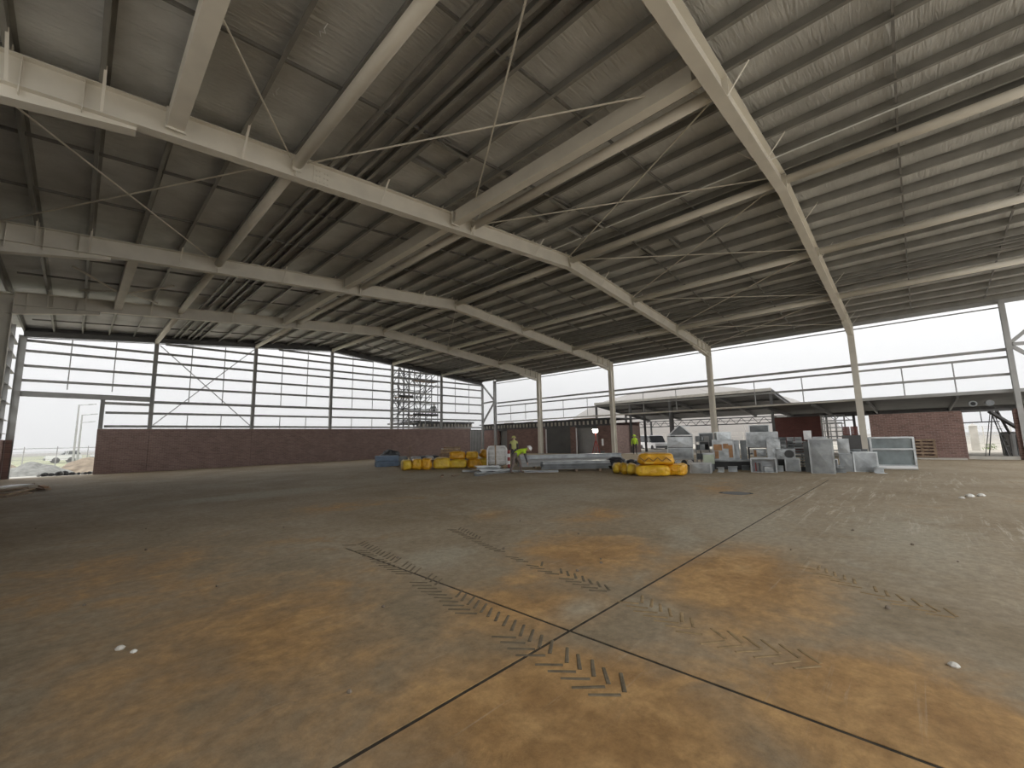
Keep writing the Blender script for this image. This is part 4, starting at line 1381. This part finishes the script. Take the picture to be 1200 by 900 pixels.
dbox('duct_crate', 21.35, 5.15, 0, .6, .5, .50, 'dark crate hidden behind the open frame box', DUCT_D, flange=False)
dbox('upright_duct', 21.02, 4.52, .0, .5, .25, 1.3, 'tall pale upright duct between the wrapped duct and the fan box', DUCT_W, .1, flange=False)
dbox('frame_box', 19.66, 4.64, 0, .85, .5, .54, 'open-fronted white duct frame with clutter inside', DUCT_W, .0, 'open')
t = [o for o in bpy.data.objects if o.get('label', '').startswith('open-fronted white')][0]
for k in range(4):
    lpart('inner_fin', MB().box(-.3 + k * .07, -.27 + k * .07, -.1, .2, .03, .36), (RED, GREY_ST, DARK_ST, GREY_ST)[k], t)
lpart('inner_box', MB().box(.02, .32, -.1, .2, .03, .22), GALV, t)
t = dbox('fan_box', 21.1, 4.1, .46, .68, .45, .44, 'pale box with a round dark fan opening', DUCT_W, 0, flange=False)
w_ = MB().lathe([(.10, -.01), (.17, -.01), (.17, .01), (.10, .01)], 20)
w_.v = [Vector((v.x, v.z, v.y)) for v in w_.v]
o = lpart('fan_ring', w_, DARK_ST, t)
o.location = (.12, -.25, .22)
w_ = MB().lathe([(.12, -.006), (.12, .006)], 18)
w_.v = [Vector((v.x, v.z, v.y)) for v in w_.v]
o = lpart('fan_hub', w_, TYRE, t)
o.location = (.12, -.245, .22)
dbox('duct_crate', 21.1, 4.1, 0, .62, .4, .46, 'black base crate under the fan box', TYRE, 0, flange=False)
dbox('duct_box', 20.65, 3.81, 0, .46, .4, .49, 'small square silver duct on the slab below the fan box', GALV_M)
for k in range(9):
    x, y = 21.9 + .15 * (k % 3), 4.35 - .27 * (k % 3)
    z = .9 + .16 * (k // 3)
    t = dbox('duct_fitting', x + .1, y, z, .25, .3, .15, ('pale', 'dull', 'dark')[k % 3] + ' small duct fitting in the ' + ('lowest', 'middle', 'top')[k // 3] + ' layer behind the fan box', (DUCT_W, GALV_M, DUCT_D)[(k + k // 3) % 3], rnd.uniform(-.1, .1), 'open' if k % 2 else 'panel', False, group='small fittings heaped behind the fan box')
t = thing('fitting_shelf', (22.1, 4.1, 0), face_cam(22.1, 4.1), 'dark shelf unit holding the heap of small fittings', 'shelf')
lpart('top', MB().box(-.45, .45, -.25, .25, .85, .9), DARK_ST, t)
for sx in (-.4, .4):
    for sy in (-.2, .2):
        lpart('leg', MB().box(sx - .025, sx + .025, sy - .025, sy + .025, 0, .85), DARK_ST, t)
t = thing('louvre_stack', (21.68, 3.66, 0), face_cam(21.68, 3.66), 'stack of dark louvre blades beside the leaning sheet', 'louvre')
for k in range(10):
    lpart('blade', MB().box(-.24, .24, -.25, .25, .05 + k * .12, .05 + k * .12 + .06), (DUCT_D, GALV_M)[k % 2], t)
for s in (-1, 1):
    lpart('side', MB().box(s * .245 - .01, s * .245 + .01, -.25, .25, 0, 1.26), DUCT_D, t)
dbox('duct_box', 21.74, 3.36, 1.26, .28, .3, .38, 'upright white box standing on the louvre stack', WHITE, 0, flange=False)
dbox('upright_duct', 20.5, 3.2, 0, .3, .4, 1.2, 'dark narrow upright duct tucked behind the tallest panel', DUCT_D, 0, flange=False)
dbox('upright_duct', 20.02, 2.71, 0, .69, .3, 1.29, 'tallest plain silver duct panel standing at the front', GALV_M, -.06)
dbox('duct_box', 20.95, 2.85, 1.18, .45, .4, .2, 'flat pale duct lying across the back of the tallest panel', DUCT_W, 0, flange=False)
dbox('duct_crate', 20.95, 2.85, 0, .5, .45, 1.18, 'dark tall crate right behind the tallest panel', DUCT_D, 0, flange=False)
dbox('duct_box', 21.55, 2.17, .70, .38, .4, .58, 'upper pale duct of the pair beside the tallest panel', GALV, 0, flange=False)
dbox('duct_box', 21.4, 2.13, 0, .42, .4, .70, 'lower pale duct of the pair beside the tallest panel', GALV_M, 0, flange=False)
dbox('frame_box', 20.9, 2.42, 0, .16, .3, .5, 'slim white frame on the slab beside the tallest panel', WHITE, 0, 'open', False)
dbox('duct_box', 21.64, 1.62, 0, .70, .6, .73, 'plain silver box next to the glazed frame', GALV_M, .25)
t = thing('duct_flange', (21.7, 1.75, .78), face_cam(21.7, 1.75), 'dark bent flange lying on the plain silver box', 'duct', 'sheet-metal duct pieces stacked by the side wall')
lpart('bar', MB().prof(cpts(.08, .1), (-.4, 0, .04), (.3, .1, .04)), DUCT_D, t)
lpart('bar', MB().prof(cpts(.08, .1), (-.35, .2, .04), (.1, -.15, .04)), GALV, t)
# glazed frame
t = thing('glazed_frame', (23.49, .81, 0), face_cam(23.49, .81, .12), 'silver framed glazed panel unit standing before the brick wall', 'panel', )
a, b, h = .66, .25, 1.3
for s in (-1, 1):
    for q in (-1, 1):
        lpart('upright', MB().box(s * a - .035, s * a + .035, q * b - .03, q * b + .03, 0, h), GALV, t)
for z in (.12, .78, h - .05):
    for q in (-1, 1):
        lpart('rail', MB().box(-a + .03, a - .03, q * b - .03, q * b + .03, z, z + .06), GALV, t)
lpart('pane', MB().box(-a + .03, a - .03, -b + .035, -b + .05, .84, h - .06), GLASSF, t)
lpart('pane', MB().box(-a + .03, a - .03, -b + .035, -b + .05, .18, .78), GLASSF, t)
lpart('back_panel', MB().box(-a + .03, a - .03, b - .02, b, .18, h - .06), DUCT_D, t)
w_ = MB().tube((-a + .1, -b - .12, .07), (a, -b - .12, .07), .07, 12)
lpart('roll', w_, WHITE, t)
CL = [(20.3, 5.5, 'under the wide wrapped duct'), (20.6, 5.05, 'behind the open-fronted frame'), (20.35, 4.2, 'between the open-fronted frame and the square duct'), (20.9, 3.45, 'behind the square silver duct'),
      (20.75, 2.25, 'before the paired ducts'), (21.0, 1.15, 'before the glazed frame'), (22.3, 1.35, 'between the plain silver box and the glazed frame'), (19.4, 5.75, 'before the low black platform'),
      (18.9, 6.05, 'beside the small grey duct box'), (22.2, 6.5, 'behind the cardboard-patched box'), (20.2, 7.4, 'beside the greenish square cap'), (22.6, 2.6, 'behind the paired ducts')]
for k, (x, y, wh) in enumerate(CL):
    t = thing('duct_offcut', (x, y, 0), face_cam(x, y, rnd.uniform(-.5, .5)), ('dark bent', 'dull silver', 'pale crumpled')[k % 3] + ' duct offcut lying ' + wh, 'duct', 'duct offcuts on the slab among the ducts')
    hh = rnd.uniform(.12, .3)
    ww = rnd.uniform(.2, .36)
    lpart('sheet', MB().prof(cpts(hh, .22, .01), (-ww / 2, 0, hh / 2), (ww / 2, 0, hh / 2)), (DUCT_D, GALV_M, DUCT_W)[k % 3], t)
    lpart('collar', MB().lathe([(.09, 0), (.09, hh * .9), (.075, hh * .9), (.075, .01)], 12), (GALV, DUCT_D, TYRE)[k % 3], t).location = (rnd.uniform(-.1, .1), .14, 0)
# pallets on end against the brick wall
t = thing('pallet_stack', (31.95, -.15, .06), math.radians(-90), 'brown timber pallets standing on edge against the brick wall', 'pallet')
for k in range(6):
    lpart('slat', MB().box(-.55, .55, -.1, -.07, .02 + k * .175, .12 + k * .175), TIMBER_D, t)
for x in (-.5, 0, .5):
    lpart('block', MB().box(x - .05, x + .05, -.07, .07, 0, 1.0), TIMBER_D, t)
for k in range(6):
    lpart('slat', MB().box(-.55, .55, .07, .1, .02 + k * .175, .12 + k * .175), TIMBER_D, t)
t = thing('window_frame_rack', (26.83, 3.02, 0), face_cam(26.83, 3.02), 'rack of grey aluminium frames behind the ducts', 'frame rack')
for k in range(4):
    xx = -.36 + k * .24
    lpart('bar', MB().box(xx - .025, xx + .025, -.04, .04, 0, 2.38 - .35 * (k % 2)), GREY_ST, t)
for z in (.6, 1.3, 1.75, 2.0):
    lpart('bar', MB().box(-.38, .38, -.03, .03, z, z + .05), GREY_ST, t)
t = thing('brick_cube', (25.9, 2.27, 0), face_cam(25.9, 2.27), 'cube of red bricks raised on a stand behind the ducts', 'bricks')
lpart('stand', MB().box(-.35, .35, -.3, .3, 0, 1.38), DARK_ST, t)
for r in range(5):
    for k in range(2):
        lpart('brick', MB().box(-.3 + k * .3 + .01, -.02 + k * .3, -.2, .2, 1.38 + r * .084, 1.38 + r * .084 + .076), BRICK_R, t)

# timber offcuts on the slab near the open side wall
for k, (x, y, L_, a, w_, m, lab) in enumerate(((-1.35, 22.6, 1.9, 1.15, .18, TIMBER_D, 'weathered plank lying closest to the slab edge by the side wall'), (-1.25, 23.6, 2.4, 1.30, .2, TIMBER, 'long pale plank in the plank heap by the side wall'), (-1.7, 24.2, 2.0, 1.0, .18, TIMBER_D, 'dark plank lying under the white board'),
                                          (-1.1, 25.0, 2.2, 1.45, .2, TIMBER, 'pale plank skewed across the plank heap'), (-.8, 24.6, 1.6, 1.9, .16, TIMBER_D, 'short plank turned away at the heap edge'), (-1.5, 26.6, 2.0, 1.2, .22, TIMBER_D, 'broad weathered plank behind the white board'), (-.75, 26.6, 1.5, 1.7, .16, CARDB, 'reddish short board behind the plank heap'))):
    t = thing('loose_plank', (x, y, .0 + .045 * (k % 3)), a, lab, 'plank', 'loose planks by the side wall')
    lpart('board', MB().box(-L_ / 2, L_ / 2, -w_ / 2, w_ / 2, 0, .045), m, t)
    lpart('batten', MB().box(-L_ / 2 + .1, -L_ / 2 + .16, -w_ / 2 - .02, w_ / 2 + .02, .045, .07), TIMBER_D, t)
t = thing('white_board', (-1.75, 26.0, .14), 1.1, 'white sheet offcut lying on the loose planks', 'board')
lpart('sheet', MB().box(-.9, .9, -.35, .35, 0, .02), WHITE, t)
lpart('edge', MB().box(-.9, .9, -.36, -.35, -.03, .02), KERB, t)


# ------------------------------------------------------------------ people
def person(name, loc, rz, J, label, tops, legs, boots=BOOT, hat=WHITE, arms=None):
    """one continuous skinned figure; J maps joint -> (position, radius)"""
    t = thing(name, loc, rz, label, 'person')
    order = list(J)
    E_ = [('pelvis', 'belly'), ('belly', 'chest'), ('chest', 'neck'), ('neck', 'skull'), ('skull', 'crown'), ('skull', 'nose')]
    for s in 'lr':
        E_ += [('chest', 'shoulder_' + s), ('shoulder_' + s, 'elbow_' + s), ('elbow_' + s, 'wrist_' + s), ('wrist_' + s, 'palm_' + s),
               ('pelvis', 'hip_' + s), ('hip_' + s, 'knee_' + s), ('knee_' + s, 'ankle_' + s), ('ankle_' + s, 'toe_' + s)]
        w_, p_ = Vector(J['wrist_' + s][0]), Vector(J['palm_' + s][0])
        d = (p_ - w_).normalized()
        sd = d.cross(Vector((1, 0, .2))).normalized()
        for k, (off, ln) in enumerate(((-.03, .07), (-.01, .085), (.01, .08), (.03, .065))):
            J[f'f{k}a_{s}'] = (p_ + sd * off + d * .03, .010)
            J[f'f{k}b_{s}'] = (p_ + sd * off + d * (.03 + ln), .008)
            E_ += [('palm_' + s, f'f{k}a_{s}'), (f'f{k}a_{s}', f'f{k}b_{s}')]
        J['thumb_' + s] = (w_ + d * .05 - sd * .06, .010)
        E_ += [('palm_' + s, 'thumb_' + s)]
    order = list(J)
    ix = {k: i for i, k in enumerate(order)}
    me = bpy.data.meshes.new('sk')
    me.from_pydata([J[k][0] for k in order], [(ix[a], ix[b]) for a, b in E_], [])
    ob_ = bpy.data.objects.new('sk', me)
    COL.objects.link(ob_)
    md = ob_.modifiers.new('skin', 'SKIN')
    md.use_smooth_shade = True
    sv = me.skin_vertices[0].data
    for k in order:
        sv[ix[k]].radius = (J[k][1], J[k][1])
        sv[ix[k]].use_root = (k == 'pelvis')
    sb = ob_.modifiers.new('sub', 'SUBSURF')
    sb.levels = sb.render_levels = 1
    bpy.context.view_layer.update()
    dg = bpy.context.evaluated_depsgraph_get()
    bod = bpy.data.meshes.new_from_object(ob_.evaluated_get(dg))
    bpy.data.objects.remove(ob_)
    bod.materials.clear()
    for m in (SKIN, tops, legs, boots, arms or tops):
        bod.materials.append(m)
    reg = []
    for a, b in E_:
        n = a + b
        if 'skull' in n or 'crown' in n or 'palm' in n or n[0] == 'f' or 'thumb' in n:
            r_ = 0
        elif 'toe' in n:
            r_ = 3
        elif 'elbow' in n or 'wrist' in n:
            r_ = 4
        elif 'hip' in n or 'knee' in n or 'ankle' in n:
            r_ = 2
        else:
            r_ = 1
        reg.append((Vector(J[a][0]), Vector(J[b][0]), r_, J[a][1]))
    for p in bod.polygons:
        c = p.center
        best, br = 9e9, 1
        for a, b, r_, rad in reg:
            ab = b - a
            q = max(0, min(1, (c - a).dot(ab) / max(ab.length_squared, 1e-9)))
            dd_ = (a + ab * q - c).length - rad * .6
            if dd_ < best:
                best, br = dd_, r_
        p.material_index = br
        p.use_smooth = True
    bod.name = 'body'
    o = link('body', bod, t)
    # hard hat
    hc = Vector(J['skull'][0])
    up = (Vector(J['crown'][0]) - hc).normalized()
    hat_mb = MB().lathe([(.165, .035), (.165, .05), (.125, .055), (.12, .10), (.09, .15), (.03, .175)], 16)
    hat_mb.smooth = True
    ho = lpart('hard_hat', hat_mb, hat, t)
    ho.matrix_local = Matrix.Translation(hc) @ up.to_track_quat('Z', 'Y').to_matrix().to_4x4()
    return t


def standing(h=1.75, arms=None):
    k = h / 1.75
    J = {'pelvis': ((0, 0, .95), .14), 'belly': ((0, 0, 1.12), .135), 'chest': ((0, .01, 1.33), .15), 'neck': ((0, 0, 1.49), .06), 'skull': ((0, -.01, 1.61), .10), 'crown': ((0, 0, 1.71), .085), 'nose': ((0, -.115, 1.60), .02)}
    for s, q in (('l', -1), ('r', 1)):
        J['shoulder_' + s] = ((q * .19, 0, 1.40), .075)
        J['elbow_' + s] = ((q * .25, .03, 1.12), .05)
        J['wrist_' + s] = ((q * .25, -.10, .90), .036)
        J['palm_' + s] = ((q * .25, -.13, .84), .034)
        J['hip_' + s] = ((q * .095, 0, .88), .095)
        J['knee_' + s] = ((q * .11, -.02, .49), .068)
        J['ankle_' + s] = ((q * .12, .02, .09), .05)
        J['toe_' + s] = ((q * .14, -.14, .05), .045)
    return {n: (Vector(p) * k, r * k) for n, (p, r) in J.items()}


person('person', (32.6, 17.1, 0), face_cam(32, 17.35), standing(1.62), 'person in lime hi-vis and dark trousers standing under the canopy edge', LIME, TROUS, hat=LIME)
person('person', (18.6, 17.75, 0), face_cam(18.6, 17.75), standing(1.70), 'person in pale yellow hi-vis standing behind the bending worker', PALEHV, TROUS, hat=PALEHV, arms=TROUS)
# bending worker: seen from the side, torso folded forward, arms reaching down
J = {'pelvis': ((-.10, .05, .86), .15), 'belly': ((.04, .03, .99), .14), 'chest': ((.24, 0, 1.05), .155), 'neck': ((.39, -.02, 1.07), .06), 'skull': ((.49, -.05, 1.09), .10), 'crown': ((.57, -.05, 1.15), .085), 'nose': ((.52, -.08, .985), .02)}
for s, q in (('l', -1), ('r', 1)):
    J['shoulder_' + s] = ((.30, q * .18, 1.0), .075)
    J['elbow_' + s] = ((.36, q * .2, .73), .05)
    J['wrist_' + s] = ((.42, q * .12, .5), .036)
    J['palm_' + s] = ((.44, q * .11, .43), .034)
    J['hip_' + s] = ((-.12 + q * .06, q * .1, .80), .10)
    J['knee_' + s] = ((-.05 + q * .16, q * .12, .45), .07)
    J['ankle_' + s] = ((-.10 + q * .24, q * .14, .09), .052)
    J['toe_' + s] = ((.05 + q * .24, q * .16, .05), .046)
J = {n: (Vector(p), r) for n, (p, r) in J.items()}
person('person', (14.07, 13.2, 0), face_cam(14.07, 13.2), J, 'worker in lime hi-vis bending over silver strips on the slab', LIME, TROUS2, hat=WHITE, arms=TROUS)
# crouching figure on the scaffold deck
J = standing(1.7)
for n in list(J):
    p, r = J[n]
    if p.z > .8:
        J[n] = (Vector((p.x, p.y + .05, p.z - .42)), r)
for s, q in (('l', -1), ('r', 1)):
    J['knee_' + s] = (Vector((q * .16, -.34, .42)), .068)
    J['hip_' + s] = (Vector((q * .1, .05, .46)), .095)
person('person', (26.45, 36.95, 4.15), face_cam(26.4, 36.9), J, 'person in grey crouching on the lower scaffold deck', JACKET, TROUS, hat=GREY_ST)

# ------------------------------------------------------------------ tyre prints, stones, puddles
def track(pts, wdt, step, label, m, keep):
    mb = MB()
    P_ = [Vector((x, y, 0)) for x, y in pts]
    for a, b in zip(P_[:-1], P_[1:]):
        d = (b - a)
        n = int(d.length / step)
        d.normalize()
        s = Vector((-d.y, d.x, 0))
        for k in range(n):
            c = a + d * (k + .5) * step
            for q in (-1, 1):
                if noise.noise(Vector((c.x * 1.7, c.y * 1.7, q * 3.0 + keep))) < -.33 or rnd.random() < .06:
                    continue
                e0 = c + s * q * .02 + d * .07
                e1 = c + s * q * wdt / 2 * rnd.uniform(.8, 1) - d * .07
                u = (e1 - e0).normalized().cross(Vector((0, 0, 1))) * step * .13
                mb.add([e0 - u + Vector((0, 0, .0005)), e0 + u + Vector((0, 0, .0005)), e1 + u * .8 + Vector((0, 0, .0005)), e1 - u * .8 + Vector((0, 0, .0005)),
                        e0 - u * .6 + Vector((0, 0, .005)), e0 + u * .6 + Vector((0, 0, .005)), e1 + u * .5 + Vector((0, 0, .005)), e1 - u * .5 + Vector((0, 0, .005))],
                       [(3, 2, 1, 0), (4, 5, 6, 7), (0, 1, 5, 4), (1, 2, 6, 5), (2, 3, 7, 6), (3, 0, 4, 7)])
    return single('tyre_print', mb, m, label, 'tyre print', kind='stuff')


track([(3.2, 6.6), (2.95, 4.4), (2.72, 3.1), (2.55, 2.1), (2.5, 1.5)], .38, .12, 'chevron tyre print crossing the slab joint beside the clay stain', MUD, 0.0)
track([(4.9, 6.2), (4.6, 5.2), (4.13, 3.44), (3.96, 2.4)], .28, .12, 'narrow chevron tyre print running toward the white-edged channels', MUD, 4.0)
track([(3.93, 2.2), (3.63, 1.37), (3.7, .55)], .36, .12, 'pale chevron tyre print across the orange clay patch', MUD2, 9.0)
track([(6.2, 1.1), (5.55, .36), (5.3, -.15)], .32, .12, 'faint chevron tyre print at the edge of the orange clay', MUD2, 2.0)

pts = [(-.75, 9.1), (.9, 8.8), (1.25, 5.9), (.2, 6.3), (2.9, 8.9), (3.2, 5.3), (5.9, 4.2), (4.9, 3.15), (4.75, 3.05), (4.3, 3.1), (6.9, 1.4), (8.8, .9), (8.2, .2), (5.2, .35), (7.5, -.2), (10.2, 2.2), (1.1, 11), (-.4, 13), (4.45, 4.5), (6.1, 5.7), (2.2, 3.9), (1.35, 2.8)]
for k, (x, y) in enumerate(pts):
    s = rnd.uniform(.012, .028)
    mb = MB().lathe([(s * .7, 0), (s, s * .4), (s * .8, s * .9), (s * .3, s * 1.2)], 7)
    mb.v = [v * rnd.uniform(.85, 1.15) for v in mb.v]
    for v in mb.v:
        v.z = max(v.z, 0)
    o = lpart('stone', mb, STONE, None)
    o.location = (x, y, 0)
    tag(o, 'small dark stone or clod lying on the slab', 'stone', 'small stones scattered on the slab')
for k, (x, y, s) in enumerate(((4.25, -.02, .034), (.38, 4.75, .035), (.45, 4.6, .025), (14.6, -.75, .09), (14.9, -.95, .08), (14.2, -.6, .06))):
    mb = MB().lathe([(s * .8, 0), (s, s * .3), (s * .6, s * .7), (s * .2, s * .85)], 7)
    o = lpart('plaster_crumb', mb, PALEST, None)
    o.location = (x, y, 0)
    tag(o, 'pale crumb of plaster lying on the stained slab', 'rubble', 'pale crumbs on the slab')
mb = MB().lathe([(.26, 0), (.28, .004), (.0001, .005)], 24)
mb.v = [Vector((v.x * 1.0, v.y * 1.5, v.z)) for v in mb.v]
t = thing('drain_cover', (12.43, 3.66, 0), .4, 'small dark drain cover set in the slab near the joint', 'drain')
lpart('plate', mb, TYRE, t)
lpart('ring', MB().lathe([(.28, 0), (.33, 0), (.33, .006), (.28, .006)], 24), DARK_ST, t)
for k, (x, y, L_, a) in enumerate(((11.4, 15.3, 1.1, .9), (11.9, 15.0, .7, .5))):
    t = thing('timber_batten', (x, y, 0), a, ('long', 'short')[k] + ' dark batten lying on the slab before the yellow bales', 'batten', 'battens on the slab')
    lpart('board', MB().box(-L_ / 2, L_ / 2, -.05, .05, 0, .04), TIMBER_D, t)

# ------------------------------------------------------------------ fog outside
def fog_box(name, x0, x1, y0, y1, dens):
    m = bpy.data.materials.new(name)
    m.use_nodes = True
    nt = m.node_tree
    nt.nodes.remove(nt.nodes['Principled BSDF'])
    sc_ = nt.nodes.new('ShaderNodeVolumeScatter')
    sc_.inputs['Color'].default_value = (1, 1, 1, 1)
    sc_.inputs['Density'].default_value = dens
    nt.links.new(sc_.outputs[0], nt.nodes['Material Output'].inputs['Volume'])
    m.cycles.homogeneous_volume = True
    o = link(name, mesh_of(MB().poly([(-150, 46.5, 22.4), (x0, 46.5, 22.4), (x0, y0, 22.4), (x1, y0, 22.4), (x1, y1, 22.4), (-150, y1, 22.4)], (0, 0, 45.2)), name, m))
    tag(o, 'white fog hanging over the ground outside the shed', 'fog', kind='stuff')


fog_box('fog', 49.5, 250, -75, 250, .0078)
